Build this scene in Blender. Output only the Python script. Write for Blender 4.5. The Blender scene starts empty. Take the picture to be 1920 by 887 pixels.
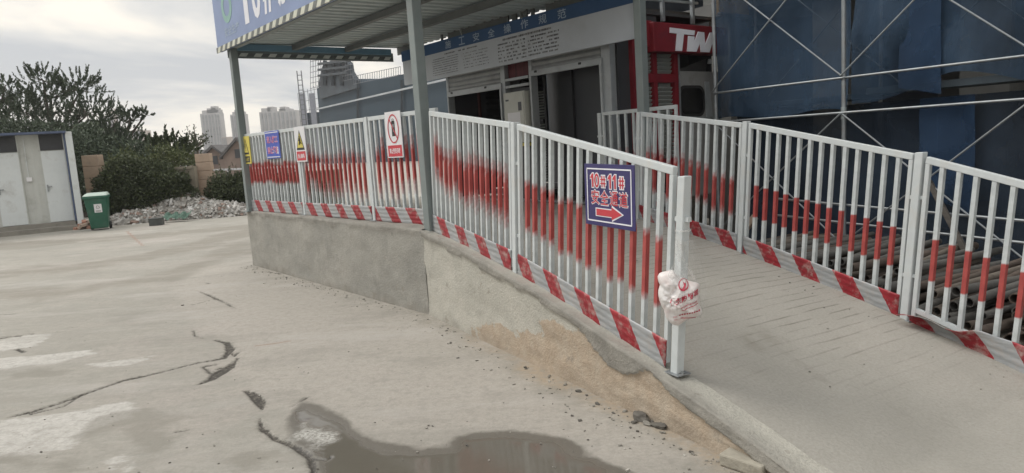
import bpy, bmesh, math, random
import numpy as np
from mathutils import Vector, Matrix
random.seed(7); rng = np.random.default_rng(7)
sc = bpy.context.scene
COL = sc.collection
R = math.radians
# ------------------------------------------------------------------ camera
F, PIT, ROL, EYE = 1318.0, 0.132839768, 0.0641298785, 1.6
_f = Vector((0, math.cos(PIT), -math.sin(PIT))); _u0 = Vector((0, math.sin(PIT), math.cos(PIT))); _r0 = Vector((1, 0, 0))
RT = _r0*math.cos(ROL) - _u0*math.sin(ROL); UP = _u0*math.cos(ROL) + _r0*math.sin(ROL)
cam = bpy.data.objects.new('camera', bpy.data.cameras.new('camera')); COL.objects.link(cam)
m = Matrix((( RT.x, UP.x, -_f.x, 0), (RT.y, UP.y, -_f.y, 0), (RT.z, UP.z, -_f.z, EYE), (0, 0, 0, 1)))
cam.matrix_world = m
cam.data.sensor_width = 36; cam.data.lens = F/1920*36
cam.data.clip_start = 0.05; cam.data.clip_end = 5000
sc.camera = cam
# ------------------------------------------------------------------ light
SUN_AZ, SUN_EL = R(-72), R(48)            # azimuth from +Y towards +X
w = bpy.data.worlds.new("World"); sc.world = w; w.use_nodes = True
nt = w.node_tree; nt.nodes.clear()
def N_(t, **k):
    n = nt.nodes.new(t)
    for a, b in k.items(): setattr(n, a, b)
    return n
out = N_('ShaderNodeOutputWorld'); bg = N_('ShaderNodeBackground'); bg.inputs['Strength'].default_value = 0.1
sky = N_('ShaderNodeTexSky', sky_type='NISHITA', sun_disc=False, sun_elevation=SUN_EL, sun_rotation=SUN_AZ, air_density=1.0, dust_density=3.0)
tc = N_('ShaderNodeTexCoord'); sep = N_('ShaderNodeSeparateXYZ'); nt.links.new(tc.outputs['Generated'], sep.inputs[0])
# clouds: direction flattened on to a deck, so they bunch towards the horizon
zz = N_('ShaderNodeMath', operation='ADD'); nt.links.new(sep.outputs['Z'], zz.inputs[0]); zz.inputs[1].default_value = 0.14
zm = N_('ShaderNodeMath', operation='MAXIMUM'); nt.links.new(zz.outputs[0], zm.inputs[0]); zm.inputs[1].default_value = 0.04
dv = N_('ShaderNodeVectorMath', operation='DIVIDE'); cb = N_('ShaderNodeCombineXYZ')
for i in range(3): nt.links.new(zm.outputs[0], cb.inputs[i])
nt.links.new(tc.outputs['Generated'], dv.inputs[0]); nt.links.new(cb.outputs[0], dv.inputs[1])
nz = N_('ShaderNodeTexNoise'); nz.inputs['Scale'].default_value = 0.5; nz.inputs['Detail'].default_value = 7; nz.inputs['Roughness'].default_value = 0.52; nz.inputs['Distortion'].default_value = 0.5
nt.links.new(dv.outputs[0], nz.inputs['Vector'])
cr = N_('ShaderNodeValToRGB'); nt.links.new(nz.outputs['Fac'], cr.inputs[0])
e = cr.color_ramp.elements
e[0].position = 0.43; e[0].color = (.51, .53, .555, 1)
e[1].position = 0.58; e[1].color = (1.04, .97, .85, 1)
e2 = cr.color_ramp.elements.new(0.5); e2.color = (.72, .71, .685, 1)
# an overcast deck is brightest overhead
zr_ = N_('ShaderNodeMapRange'); nt.links.new(sep.outputs['Z'], zr_.inputs[0])
zr_.inputs['From Min'].default_value = 0.20; zr_.inputs['From Max'].default_value = 0.85; zr_.inputs['To Min'].default_value = 10.8; zr_.inputs['To Max'].default_value = 25.0
sca = N_('ShaderNodeVectorMath', operation='SCALE'); nt.links.new(cr.outputs[0], sca.inputs[0]); nt.links.new(zr_.outputs[0], sca.inputs['Scale'])
mix = N_('ShaderNodeMix', data_type='RGBA'); mix.inputs[0].default_value = 0.94
nt.links.new(sky.outputs[0], mix.inputs[6]); nt.links.new(sca.outputs[0], mix.inputs[7])
nt.links.new(mix.outputs[2], bg.inputs['Color']); nt.links.new(bg.outputs[0], out.inputs['Surface'])
sl = bpy.data.lights.new('sun', 'SUN'); sl.energy = 1.6; sl.angle = R(24); sl.color = (1, .955, .88)
sun = bpy.data.objects.new('sun', sl); COL.objects.link(sun)
sd = Vector((math.sin(SUN_AZ)*math.cos(SUN_EL), math.cos(SUN_AZ)*math.cos(SUN_EL), math.sin(SUN_EL)))
sun.rotation_euler = (-sd).to_track_quat('-Z', 'Y').to_euler(); sun.location = (-20, 0, 30)
vs = sc.view_settings; vs.view_transform = 'Standard'; vs.look = 'None'; vs.exposure = 0.10; vs.gamma = 1
try: vs.use_curve_mapping = False
except Exception: pass
sc.cycles.max_bounces = 6; sc.cycles.transparent_max_bounces = 12; sc.cycles.volume_bounces = 0
# ------------------------------------------------------------------ helpers
def ray(px, py):
    return (_f*F + RT*(px-960) - UP*(py-443.5)).normalized()
def at(px, py, Y):                                   # the point at forward distance Y seen at a pixel of the survey photograph
    d = ray(px, py); return Vector((0, 0, EYE)) + d*(Y/d.y)
def V3(*a): return Vector(a)
def tag(o, label=None, cat=None, group=None, kind=None):
    if label: o['label'] = label
    if cat: o['category'] = cat
    if group: o['group'] = group
    if kind: o['kind'] = kind
    return o
def thing(name, label, cat, loc=(0, 0, 0), group=None):
    o = bpy.data.objects.new(name, None); COL.objects.link(o); o.location = loc
    o.empty_display_size = .1
    return tag(o, label, cat, group)
class MB:
    def __init__(s): s.v = []; s.f = []; s.mi = []; s.sm = []
    def add(s, vs, fs, mi=0, sm=False):
        b = len(s.v); s.v += [tuple(v) for v in vs]
        for f in fs: s.f.append(tuple(b+i for i in f)); s.mi.append(mi); s.sm.append(sm)
    def hexa(s, p, mi=0):                            # 8 corners: bottom ring 0-3, top ring 4-7
        s.add(p, [(3,2,1,0), (4,5,6,7), (0,1,5,4), (1,2,6,5), (2,3,7,6), (3,0,4,7)], mi)
    def box(s, c, X, Y, Z, mi=0):                    # centre and three half-axis vectors
        c = Vector(c); X = Vector(X); Y = Vector(Y); Z = Vector(Z)
        s.hexa([c-X-Y-Z, c+X-Y-Z, c+X+Y-Z, c-X+Y-Z, c-X-Y+Z, c+X-Y+Z, c+X+Y+Z, c-X+Y+Z], mi)
    def bar(s, a, b, wd, th, up=(0, 0, 1), mi=0):
        a = Vector(a); b = Vector(b); d = (b-a); L = d.length; d.normalize(); up = Vector(up)
        x = d.cross(up)
        if x.length < 1e-4: x = d.cross(Vector((1, 0, 0)))
        x.normalize(); y = x.cross(d).normalized()
        s.box((a+b)/2, x*wd/2, d*L/2, y*th/2, mi)
    def tube(s, a, b, r, r2=None, n=8, mi=0, caps=True):
        a = Vector(a); b = Vector(b); d = (b-a).normalized(); x = d.orthogonal().normalized(); y = d.cross(x)
        r2 = r if r2 is None else r2; vs = []
        for q, rr in ((a, r), (b, r2)):
            for i in range(n):
                t = 2*math.pi*i/n; vs.append(q + x*(rr*math.cos(t)) + y*(rr*math.sin(t)))
        s.add(vs, [(i, (i+1) % n, n+(i+1) % n, n+i) for i in range(n)], mi, True)
        if caps: s.add(vs, [tuple(range(n-1, -1, -1)), tuple(range(n, 2*n))], mi)
    def path(s, pts, rs, n=7, mi=0):
        for i in range(len(pts)-1): s.tube(pts[i], pts[i+1], rs[i], rs[i+1], n, mi, caps=(i in (0, len(pts)-2)))
    def poly(s, pts, nrm, th, mi=0):                 # flat outline given thickness along nrm
        n = len(pts); pts = [Vector(p) for p in pts]; o = Vector(nrm)*th
        s.add(pts + [p+o for p in pts], [tuple(range(n-1, -1, -1)), tuple(range(n, 2*n))] + [(i, (i+1) % n, n+(i+1) % n, n+i) for i in range(n)], mi)
    def ring(s, c, X, Y, rx, ry, wd, nrm, th, n=32, mi=0):
        c = Vector(c); X = Vector(X); Y = Vector(Y); o = Vector(nrm)*th
        vs = []
        for k in (0, 1):
            for q in (0, 1):
                for i in range(n):
                    t = 2*math.pi*i/n
                    vs.append(c + X*((rx-q*wd)*math.cos(t)) + Y*((ry-q*wd)*math.sin(t)) + o*k)
        fs = []
        for i in range(n):
            j = (i+1) % n
            fs += [(2*n+i, 2*n+j, 3*n+j, 3*n+i), (i, j, 2*n+j, 2*n+i), (n+j, n+i, 3*n+i, 3*n+j)]
        s.add(vs, fs, mi)
    def text(s, body, c, X, Y, wd, ht, nrm, off=0.0, bold=0.0, mi=0):
        vs, fs = glyphs(body, bold)
        a = np.array(vs); lo = a.min(0); hi = a.max(0); sp = np.maximum(hi-lo, 1e-6)
        c = Vector(c) + Vector(nrm)*off; X = Vector(X); Y = Vector(Y)
        pts = [c + X*((v[0]-lo[0])/sp[0]-.5)*wd + Y*((v[1]-lo[1])/sp[1]-.5)*ht for v in vs]
        s.add(pts, fs, mi)
    def grid(s, pts, nu, nv, mi=0, sm=True):         # pts row-major, nv rows of nu
        s.add(pts, [(j*nu+i, j*nu+i+1, (j+1)*nu+i+1, (j+1)*nu+i) for j in range(nv-1) for i in range(nu-1)], mi, sm)
    def build(s, name, mats, parent=None, bevel=0):
        me = bpy.data.meshes.new(name)
        off = Vector((0, 0, 0)) if parent is None else world_loc(parent)
        me.from_pydata([(v[0]-off.x, v[1]-off.y, v[2]-off.z) for v in s.v], [], s.f)
        if not isinstance(mats, (list, tuple)): mats = [mats]
        for mt in mats: me.materials.append(mt)
        me.polygons.foreach_set('material_index', s.mi); me.polygons.foreach_set('use_smooth', s.sm)
        o = bpy.data.objects.new(name, me); COL.objects.link(o)
        if parent is not None: o.parent = parent
        if bevel:
            b = o.modifiers.new('bevel', 'BEVEL'); b.width = bevel; b.segments = 2; b.limit_method = 'ANGLE'
        return o
def world_loc(o):
    v = Vector(o.location)
    while o.parent: o = o.parent; v += Vector(o.location)
    return v
_gc = {}
def glyphs(body, bold):
    if (body, bold) in _gc: return _gc[(body, bold)]
    cu = bpy.data.curves.new('glyphs', 'FONT'); cu.body = body; cu.size = 1; cu.offset = bold; cu.resolution_u = 3; cu.fill_mode = 'FRONT'
    o = bpy.data.objects.new('glyphs', cu); COL.objects.link(o)
    dg = bpy.context.evaluated_depsgraph_get(); dg.update()
    me = o.evaluated_get(dg).to_mesh()
    r = ([tuple(v.co) for v in me.vertices], [tuple(p.vertices) for p in me.polygons])
    o.evaluated_get(dg).to_mesh_clear(); bpy.data.objects.remove(o); bpy.data.curves.remove(cu)
    _gc[(body, bold)] = r; return r
def copy_tree(o, parent=None):
    c = o.copy(); COL.objects.link(c)
    if parent is not None: c.parent = parent
    for ch in list(o.children): copy_tree(ch, c)
    return c
# ------------------------------------------------------------------ materials
def new_mat(name):
    mt = bpy.data.materials.new(name); mt.use_nodes = True
    return mt, mt.node_tree, mt.node_tree.nodes['Principled BSDF']
def nd(t, kind, **k):
    n = t.nodes.new(kind)
    for a, b in k.items(): setattr(n, a, b)
    return n
def noise(t, scale, detail=4, rough=.55, vec=None, coord='Object', stretch=None):
    c = nd(t, 'ShaderNodeTexCoord'); v = c.outputs[coord]
    if stretch:
        mp = nd(t, 'ShaderNodeMapping'); mp.inputs['Scale'].default_value = stretch; t.links.new(v, mp.inputs[0]); v = mp.outputs[0]
    n = nd(t, 'ShaderNodeTexNoise'); n.inputs['Scale'].default_value = scale; n.inputs['Detail'].default_value = detail; n.inputs['Roughness'].default_value = rough
    t.links.new(vec or v, n.inputs['Vector']); return n.outputs['Fac']
def ramp(t, fac, stops):
    r = nd(t, 'ShaderNodeValToRGB'); t.links.new(fac, r.inputs[0]); el = r.color_ramp.elements
    while len(el) < len(stops): el.new(.5)
    for i, (p, c) in enumerate(stops):
        el[i].position = p; el[i].color = (*c, 1) if len(c) == 3 else c
    return r.outputs[0]
def mixc(t, fac, a, b, mode='MIX'):
    x = nd(t, 'ShaderNodeMix', data_type='RGBA', blend_type=mode)
    for s_, v in ((0, fac), (6, a), (7, b)):
        if hasattr(v, 'links') or hasattr(v, 'is_linked'): t.links.new(v, x.inputs[s_])
        elif s_ == 0: x.inputs[0].default_value = v
        else: x.inputs[s_].default_value = (*v, 1)
    return x.outputs[2]
def math_(t, op, a, b=0., clamp=False):
    x = nd(t, 'ShaderNodeMath', operation=op, use_clamp=clamp)
    for i, v in enumerate((a, b)):
        if hasattr(v, 'is_linked'): t.links.new(v, x.inputs[i])
        else: x.inputs[i].default_value = v
    return x.outputs[0]
def mapr(t, v, a, b, c=0., d=1.):
    x = nd(t, 'ShaderNodeMapRange'); t.links.new(v, x.inputs[0])
    for i, q in zip((1, 2, 3, 4), (a, b, c, d)): x.inputs[i].default_value = q
    return x.outputs[0]
def bump(t, p, h, strength=.3, dist=.01):
    b = nd(t, 'ShaderNodeBump'); b.inputs['Strength'].default_value = strength; b.inputs['Distance'].default_value = dist
    t.links.new(h, b.inputs['Height']); t.links.new(b.outputs[0], p.inputs['Normal'])
def mat(name, col, rough=.6, metal=0., var=.25, scale=6, bmp=0., bscale=60, dirt=None, dirt_scale=3, spec=.5, stretch=None):
    mt, t, p = new_mat(name)
    dark = tuple(c*(1-var) for c in col); lite = tuple(min(1, c*(1+var*.6)) for c in col)
    c = ramp(t, noise(t, scale, 5, .6, stretch=stretch), [(.3, dark), (.7, lite)])
    if dirt:
        n2 = noise(t, dirt_scale, 6, .65, stretch=stretch)
        c = mixc(t, mapr(t, n2, .52, .72, 0, .75), c, dirt)
    t.links.new(c, p.inputs['Base Color']); p.inputs['Roughness'].default_value = rough; p.inputs['Metallic'].default_value = metal
    p.inputs['Specular IOR Level'].default_value = spec
    if bmp: bump(t, p, noise(t, bscale, 4), bmp)
    return mt
M = {}
M['white_paint'] = mat('white_paint', (.55, .58, .58), .42, var=.07, scale=14, dirt=(.50, .49, .46), dirt_scale=7)
M['galv'] = mat('galvanised_steel', (.34, .37, .37), .45, .35, var=.18, scale=9, dirt=(.20, .20, .19), dirt_scale=5)
M['galv_pole'] = mat('galvanised_tube', (.29, .31, .32), .42, .5, var=.2, scale=9, dirt=(.24, .22, .2), dirt_scale=12)
M['post_grey'] = mat('grey_post_paint', (.205, .235, .23), .5, .1, var=.12, scale=6, dirt=(.2, .21, .2))
M['beam_dark'] = mat('dark_beam_paint', (.13, .14, .14), .6, .1, var=.15)
M['roof_sheet'] = mat('roof_sheet_white', (.45, .51, .515), .5, .1, var=.12, scale=3, dirt=(.3, .3, .28))
M['blue_beam'] = mat('pale_blue_paint', (.15, .27, .37), .55, var=.15)
M['sign_blue_pale'] = mat('sign_blue_faded', (.215, .275, .44), .5, var=.12, scale=2)
M['letter_white'] = mat('letter_white', (.72, .72, .76), .55, var=.05)
M['navy'] = mat('board_navy', (.027, .078, .185), .5, var=.15, scale=2)
M['board_white'] = mat('board_white', (.46, .49, .53), .5, var=.08, scale=1.5, dirt=(.38, .395, .41), dirt_scale=1.2)
M['ink'] = mat('ink_dark', (.10, .10, .11), .7, var=.1)
M['ink_grey'] = mat('ink_grey', (.22, .22, .22), .7, var=.1)
M['letter_pale'] = mat('letter_pale_blue', (.34, .42, .52), .6, var=.1)
M['sign_navy'] = mat('sign_navy', (.036, .030, .125), .38, var=.14, scale=5)
M['sign_red'] = mat('sign_red', (.52, .045, .06), .5, var=.1)
M['sign_blue'] = mat('sign_blue', (.05, .09, .42), .45, var=.12)
M['sign_pink'] = mat('sign_faded_red', (.55, .14, .27), .55, var=.12)
M['sign_yellow'] = mat('sign_yellow', (.62, .52, .10), .5, var=.1)
M['black'] = mat('black_print', (.025, .025, .025), .6, var=.1)
M['sign_white'] = mat('sign_white', (.70, .69, .70), .45, var=.06, dirt=(.55, .53, .5))
M['shutter'] = mat('shutter_grey', (.28, .29, .29), .5, .2, var=.15, scale=4, dirt=(.16, .16, .16))
M['frame_grey'] = mat('frame_grey', (.36, .38, .39), .45, .2, var=.18, dirt=(.2, .2, .2))
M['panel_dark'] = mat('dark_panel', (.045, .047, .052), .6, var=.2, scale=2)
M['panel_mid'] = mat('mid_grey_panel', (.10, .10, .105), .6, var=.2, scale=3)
M['cabinet'] = mat('cabinet_cream', (.50, .50, .45), .5, var=.07, dirt=(.36, .35, .32))
M['lift_red'] = mat('lift_red', (.19, .013, .020), .5, var=.25, scale=4, dirt=(.12, .02, .03))
M['louver'] = mat('louver_grey', (.26, .28, .26), .55, .1, var=.15, dirt=(.14, .14, .13))
M['cab_grey'] = mat('cab_grey', (.27, .27, .26), .55, var=.18, scale=3, dirt=(.15, .14, .13))
M['glass_dark'] = mat('dark_glass', (.012, .012, .012), .12, var=.05)
M['yellow'] = mat('yellow_sheet', (.50, .30, .035), .55, var=.2, scale=3)
M['con_dark'] = mat('site_concrete', (.17, .17, .165), .85, var=.25, scale=2, bmp=.3)
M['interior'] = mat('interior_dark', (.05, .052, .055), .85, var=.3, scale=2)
M['bin_green'] = mat('bin_green', (.018, .10, .062), .42, var=.16, scale=5, dirt=(.06, .11, .085), dirt_scale=4)
M['bin_lid'] = mat('bin_lid_pale', (.40, .48, .42), .5, var=.15)
M['rubber'] = mat('rubber', (.02, .02, .02), .8)
M['shed_panel'] = mat('shed_panel', (.60, .63, .63), .5, var=.07, scale=3, dirt=(.40, .40, .38))
M['shed_wall'] = mat('shed_wall', (.48, .49, .46), .55, var=.08, scale=2, dirt=(.33, .33, .30))
M['shed_blue'] = mat('shed_blue', (.075, .10, .17), .5, var=.2)
M['stone_tan'] = mat('tan_stone', (.40, .30, .225), .8, var=.18, scale=3, bmp=.25, dirt=(.24, .19, .15))
M['brick_wall'] = mat('far_brick', (.21, .160, .135), .85, var=.25, scale=1.2)
M['tile'] = mat('far_roof_tile', (.10, .095, .095), .8, var=.3, scale=2)
M['leaf_a'] = None
# painted bars: white with a sprayed red band whose height and softness each bar carries
def bar_mat():
    mt, t, p = new_mat('banded_paint')
    tcn = nd(t, 'ShaderNodeTexCoord'); sp = nd(t, 'ShaderNodeSeparateXYZ'); t.links.new(tcn.outputs['Object'], sp.inputs[0]); z = sp.outputs['Z']
    def att(nm):
        a = nd(t, 'ShaderNodeAttribute', attribute_type='OBJECT', attribute_name=nm); return a.outputs['Fac']
    oi = nd(t, 'ShaderNodeObjectInfo')
    n1 = math_(t, 'SUBTRACT', noise(t, 22, 3), .5)
    zz_ = math_(t, 'ADD', z, math_(t, 'MULTIPLY', n1, math_(t, 'MULTIPLY', att('soft'), 1.4)))
    zz_ = math_(t, 'ADD', zz_, math_(t, 'MULTIPLY', math_(t, 'SUBTRACT', oi.outputs['Random'], .5), math_(t, 'MULTIPLY', att('soft'), .9)))
    s_ = math_(t, 'MAXIMUM', att('soft'), .004)
    lo = math_(t, 'ADD', math_(t, 'DIVIDE', math_(t, 'SUBTRACT', zz_, att('lo')), s_), .5, True)
    hi = math_(t, 'ADD', math_(t, 'DIVIDE', math_(t, 'SUBTRACT', att('hi'), zz_), s_), .5, True)
    fac = math_(t, 'MULTIPLY', math_(t, 'MINIMUM', lo, hi), .96)
    wn = noise(t, 12, 5); white = ramp(t, wn, [(.35, (.46, .49, .49)), (.62, (.56, .59, .59))])
    red = ramp(t, noise(t, 9, 5), [(.3, (.28, .026, .025)), (.7, (.42, .058, .048))])
    c = mixc(t, fac, white, red)
    drt = mapr(t, noise(t, 30, 5, .7), .63, .76, 0, .55); c = mixc(t, drt, c, (.30, .26, .22))
    t.links.new(c, p.inputs['Base Color']); p.inputs['Roughness'].default_value = .45
    bump(t, p, noise(t, 60, 3), .12, .004)
    return mt
M['banded'] = bar_mat()
# kick plates: ribbed aluminium with red diagonals; object X runs along the plate, Z up it
def kick_mat():
    mt, t, p = new_mat('striped_plate')
    tcn = nd(t, 'ShaderNodeUVMap', uv_map='plate')
    sp = nd(t, 'ShaderNodeSeparateXYZ'); t.links.new(tcn.outputs[0], sp.inputs[0])
    ph = nd(t, 'ShaderNodeAttribute', attribute_type='OBJECT', attribute_name='phase').outputs['Fac']
    v = math_(t, 'ADD', math_(t, 'ADD', sp.outputs['X'], math_(t, 'MULTIPLY', sp.outputs['Y'], .80)), ph)
    v = math_(t, 'ADD', v, math_(t, 'MULTIPLY', math_(t, 'SUBTRACT', noise(t, 40, 4), .5), .012))
    fr = math_(t, 'FRACT', math_(t, 'DIVIDE', v, .395))
    fac = math_(t, 'LESS_THAN', fr, .47)
    alu = ramp(t, noise(t, 5, 6, .65, stretch=(1, 1, 7)), [(.3, (.25, .26, .265)), (.68, (.40, .41, .415))])
    red = ramp(t, noise(t, 8, 5), [(.3, (.22, .012, .02)), (.7, (.34, .024, .034))])
    c = mixc(t, fac, alu, red)
    drt = mapr(t, noise(t, 13, 7, .72), .50, .66, 0, .6); c = mixc(t, drt, c, (.42, .37, .33))
    t.links.new(c, p.inputs['Base Color']); p.inputs['Roughness'].default_value = .42; p.inputs['Metallic'].default_value = .15
    return mt
M['kick'] = kick_mat()
# ------------------------------------------------------------------ site survey
PL = V3(-3.97, 10.60, 0); PC = V3(-.85, 6.66, 0)
D = V3(.478, -.879, 0); Nn = V3(.879, .478, 0)        # down the ramp, across it
W = V3(.62, -.785, 0); Mm = V3(.785, .62, 0)          # along the front wall, away from it
ZV = V3(0, 0, 1)
def zs(P):
    P = Vector(P); s_ = max((P-PC).dot(D), 0); n_ = max((P-PC).dot(Nn), 0)
    return .83 - .09*s_ - .02*s_*s_ - .03*n_
def sn(s_, n_, z=0): return PC + D*s_ + Nn*n_ + ZV*z
def wm(s_, m_, z=0): return PL + W*s_ + Mm*m_ + ZV*z
def vnoise(x, y, seed=0):
    xi = np.floor(x).astype(int); yi = np.floor(y).astype(int); xf = x-xi; yf = y-yi
    def h(a, b):
        n = (a*374761393 + b*668265263 + seed*982451653) & 0x7fffffff
        n = (n ^ (n >> 13))*1274126177 & 0x7fffffff
        return ((n ^ (n >> 16)) & 0xffff)/65535.
    u = xf*xf*(3-2*xf); v = yf*yf*(3-2*yf)
    return (h(xi, yi)*(1-u)+h(xi+1, yi)*u)*(1-v) + (h(xi, yi+1)*(1-u)+h(xi+1, yi+1)*u)*v
def fbm(x, y, oct=4, seed=0):
    a = .5; r = 0
    for i in range(oct): r = r + a*vnoise(x*2**i, y*2**i, seed+i); a *= .5
    return r
# ------------------------------------------------------------------ ground
def gpt(px, py):
    d = ray(px, py); t = -EYE/d.z; return (d.x*t, d.y*t)
def poly_sd(X, Y, pts):
    n = len(pts); dist = np.full(X.shape, 1e9); ins = np.zeros(X.shape, bool)
    for i in range(n):
        ax, ay = pts[i]; bx, by = pts[(i+1) % n]
        ex, ey = bx-ax, by-ay; L = ex*ex+ey*ey+1e-12
        t = np.clip(((X-ax)*ex+(Y-ay)*ey)/L, 0, 1)
        dist = np.minimum(dist, np.hypot(X-ax-t*ex, Y-ay-t*ey))
        c = ((ay > Y) != (by > Y)) & (X < (bx-ax)*(Y-ay)/(by-ay+1e-12)+ax); ins ^= c
    return np.where(ins, -dist, dist)
def line_d(X, Y, pts, ws):
    best = np.full(X.shape, 1e9)
    for i in range(len(pts)-1):
        ax, ay = pts[i]; bx, by = pts[i+1]; ex, ey = bx-ax, by-ay; L = ex*ex+ey*ey+1e-12
        t = np.clip(((X-ax)*ex+(Y-ay)*ey)/L, 0, 1)
        best = np.minimum(best, np.hypot(X-ax-t*ex, Y-ay-t*ey) - (ws[i]*(1-t)+ws[i+1]*t))
    return best
def sst(a, b, x):
    t = np.clip((x-a)/(b-a), 0, 1); return t*t*(3-2*t)
def build_ground():
    ys = [-60, -10, 0, 2.0]; k = [60, 10, 2.4, 2.4]
    y = 2.5
    while y < 24: ys.append(y); k.append(y); y *= 1.0032 if y < 6.5 else 1.008
    while y < 690: ys.append(y); k.append(y); y *= 1.12
    ys.append(690); k.append(690)
    us = [-6, -3, -1.6, -1.1] + list(np.arange(-.95, -.80, .006)) + list(np.arange(-.80, .12, .0027)) + list(np.arange(.12, .85, .006)) + [.95, 1.3, 2.5, 6]
    us = [u for u in us]
    Yg = np.array(ys)[:, None]*np.ones(len(us))[None]; Xg = np.array(k)[:, None]*np.array(us)[None]
    Xg = np.clip(Xg, -690, 690) + np.array(us)[None]*1e-3
    P = lambda L: [gpt(*p) for p in L]
    wob = (fbm(Xg*3, Yg*3, 5, 3)-.47); wob2 = (fbm(Xg*9, Yg*9, 4, 9)-.47)
    Z = (fbm(Xg*.35, Yg*.35, 3, 5)-.45)*.012*(Yg < 40)
    # wet stain and the water lying in it
    pud = P([(540, 770), (562, 750), (600, 758), (645, 776), (690, 815), (745, 830), (800, 840), (850, 838), (862, 822), (900, 811), (980, 811), (1060, 817), (1098, 838), (1092, 858), (1130, 868), (1190, 884), (1230, 930), (560, 930), (590, 880), (570, 850), (545, 825), (528, 798)])
    sdp = poly_sd(Xg, Yg, pud) + wob*.16 + wob2*.05
    wet = np.clip(sdp, -1, 1); halo = sst(.12, 0, sdp)
    core = P([(540, 768), (575, 765), (640, 790), (690, 830), (740, 850), (860, 850), (880, 826), (960, 820), (1040, 826), (1060, 850), (1130, 880), (1160, 930), (650, 930), (600, 860), (560, 812)])
    gl = sst(.03, -.05, poly_sd(Xg, Yg, core) + wob*.14 + wob2*.05)
    silt = sst(.05, -.05, poly_sd(Xg, Yg, P([(548, 800), (575, 790), (620, 808), (645, 826), (610, 832), (560, 825)])) + wob*.3 + wob2*.2)
    gl = gl*(1-silt)
    # pale worn patches
    pale = np.full(Xg.shape, 9.)
    for L in ([(0, 790), (60, 785), (150, 768), (250, 750), (262, 765), (200, 795), (150, 812), (120, 845), (60, 855), (-60, 865), (-60, 800)],
              [(160, 683), (215, 680), (285, 668), (292, 674), (250, 684), (190, 690)], [(-60, 672), (60, 668), (165, 658), (170, 664), (100, 685), (-60, 694)],
              [(-40, 645), (60, 626), (100, 628), (70, 648), (0, 662)], [(180, 862), (235, 848), (245, 858), (200, 890)], [(230, 880), (250, 866), (255, 876), (225, 900)]):
        pale = np.minimum(pale, poly_sd(Xg, Yg, P(L)) + wob*.15)
    damp = np.full(Xg.shape, 9.)
    for L in ([(225, 772), (262, 768), (300, 778), (330, 788), (300, 800), (250, 800), (190, 806), (150, 818), (170, 800)], [(-40, 842), (40, 846), (64, 852), (50, 872), (-40, 874)], [(20, 700), (90, 690), (150, 694), (90, 706), (20, 712)],
              [(420, 860), (470, 850), (500, 862), (460, 880)], [(-60, 460), (60, 452), (140, 449), (150, 455), (40, 468), (-60, 474)], [(250, 790), (300, 800), (330, 830), (290, 850), (240, 830)], [(95, 870), (140, 860), (170, 880), (110, 900)]):
        damp = np.minimum(damp, poly_sd(Xg, Yg, P(L)) + wob*.25)
    # the newer apron poured along the wall is a shade lighter
    apron = sst(.10, -.12, poly_sd(Xg, Yg, P([(330, 540), (390, 500), (475, 480), (805, 560), (1250, 760), (1600, 1000), (1000, 1000), (600, 840), (450, 720), (420, 640), (350, 590)])) + wob*.3)
    # cracks and broken edges
    ck = np.full(Xg.shape, 1e9)
    for L, ws in (([(18, 782), (60, 772), (110, 757), (170, 735), (232, 714), (300, 699), (370, 681), (420, 672), (433, 655), (425, 643), (402, 638)], [.002, .012, .016, .012, .016, .010, .012, .02, .03, .028, .006]),
                  ([(372, 722), (395, 712), (412, 700), (428, 690), (440, 680)], [.012, .035, .05, .04, .012]), ([(408, 692), (435, 686)], [.006, .008]),
                  ([(460, 733), (478, 742), (488, 756), (492, 768)], [.012, .034, .03, .006]), ([(487, 784), (491, 803), (518, 824), (556, 838), (583, 858), (588, 880), (592, 930)], [.004, .010, .013, .012, .016, .014, .012]),
                  ([(374, 546), (398, 556), (420, 566), (442, 579)], [.004, .014, .012, .004]), ([(358, 572), (402, 560)], [.008, .008]), ([(362, 620), (366, 630), (382, 636)], [.004, .008, .004]),
                  ([(-30, 636), (20, 631), (62, 625)], [.02, .03, .012]), ([(32, 655), (44, 660)], [.02, .02]), ([(330, 537), (345, 536)], [.01, .01]), ([(383, 530), (397, 531)], [.01, .01]),
                  ([(548, 762), (575, 746)], [.004, .003]), ([(170, 735), (150, 742), (120, 762), (60, 776)], [.006, .008, .006, .003]), ([(395, 700), (380, 688), (405, 684)], [.004, .005, .004]), ([(425, 655), (440, 668), (446, 662)], [.006, .008, .004]), ([(440, 680), (446, 672)], [.006, .004]), ([(585, 858), (612, 862), (622, 854)], [.005, .004, .002]), ([(519, 824), (545, 828)], [.004, .002]), ([(0, 590), (30, 588)], [.003, .002]), ([(330, 810), (352, 806)], [.004, .003])):
        ck = np.minimum(ck, line_d(Xg, Yg, P(L), ws))
    ck = ck + wob*.02 + wob2*.02
    crack = sst(.012, -.010, ck)
    rust = sst(.02, 0, np.minimum(line_d(Xg, Yg, P([(238, 434), (268, 461)]), [.02, .01]), line_d(Xg, Yg, P([(480, 649), (512, 645), (542, 640)]), [.003, .006, .003])))
    # sandy dirt at the wall foot
    PW = [(PL.x, PL.y), (PC.x, PC.y), (PC.x+D.x*4.9, PC.y+D.y*4.9)]
    dw = line_d(Xg, Yg, PW, [.0, .02, .06])
    dirt = sst(.30, .0, dw + wob*.35 + wob2*.15)*(.45+.55*(Yg < 7))
    tan = sst(.16, .0, dw + wob*.25)*sst(6.3, 5.0, Yg)
    # large soft tyre and water marks
    track = np.zeros_like(Xg)
    for L, wd in (([(-100, 520), (160, 500), (330, 470), (480, 430)], .25), ([(-100, 560), (120, 548), (300, 520), (420, 480), (480, 452)], .12), ([(-100, 468), (150, 452), (300, 440), (470, 425)], .3)):
        track = np.maximum(track, sst(.5, .0, line_d(Xg, Yg, P(L), [wd]*len(L)) + wob*.9))
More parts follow.
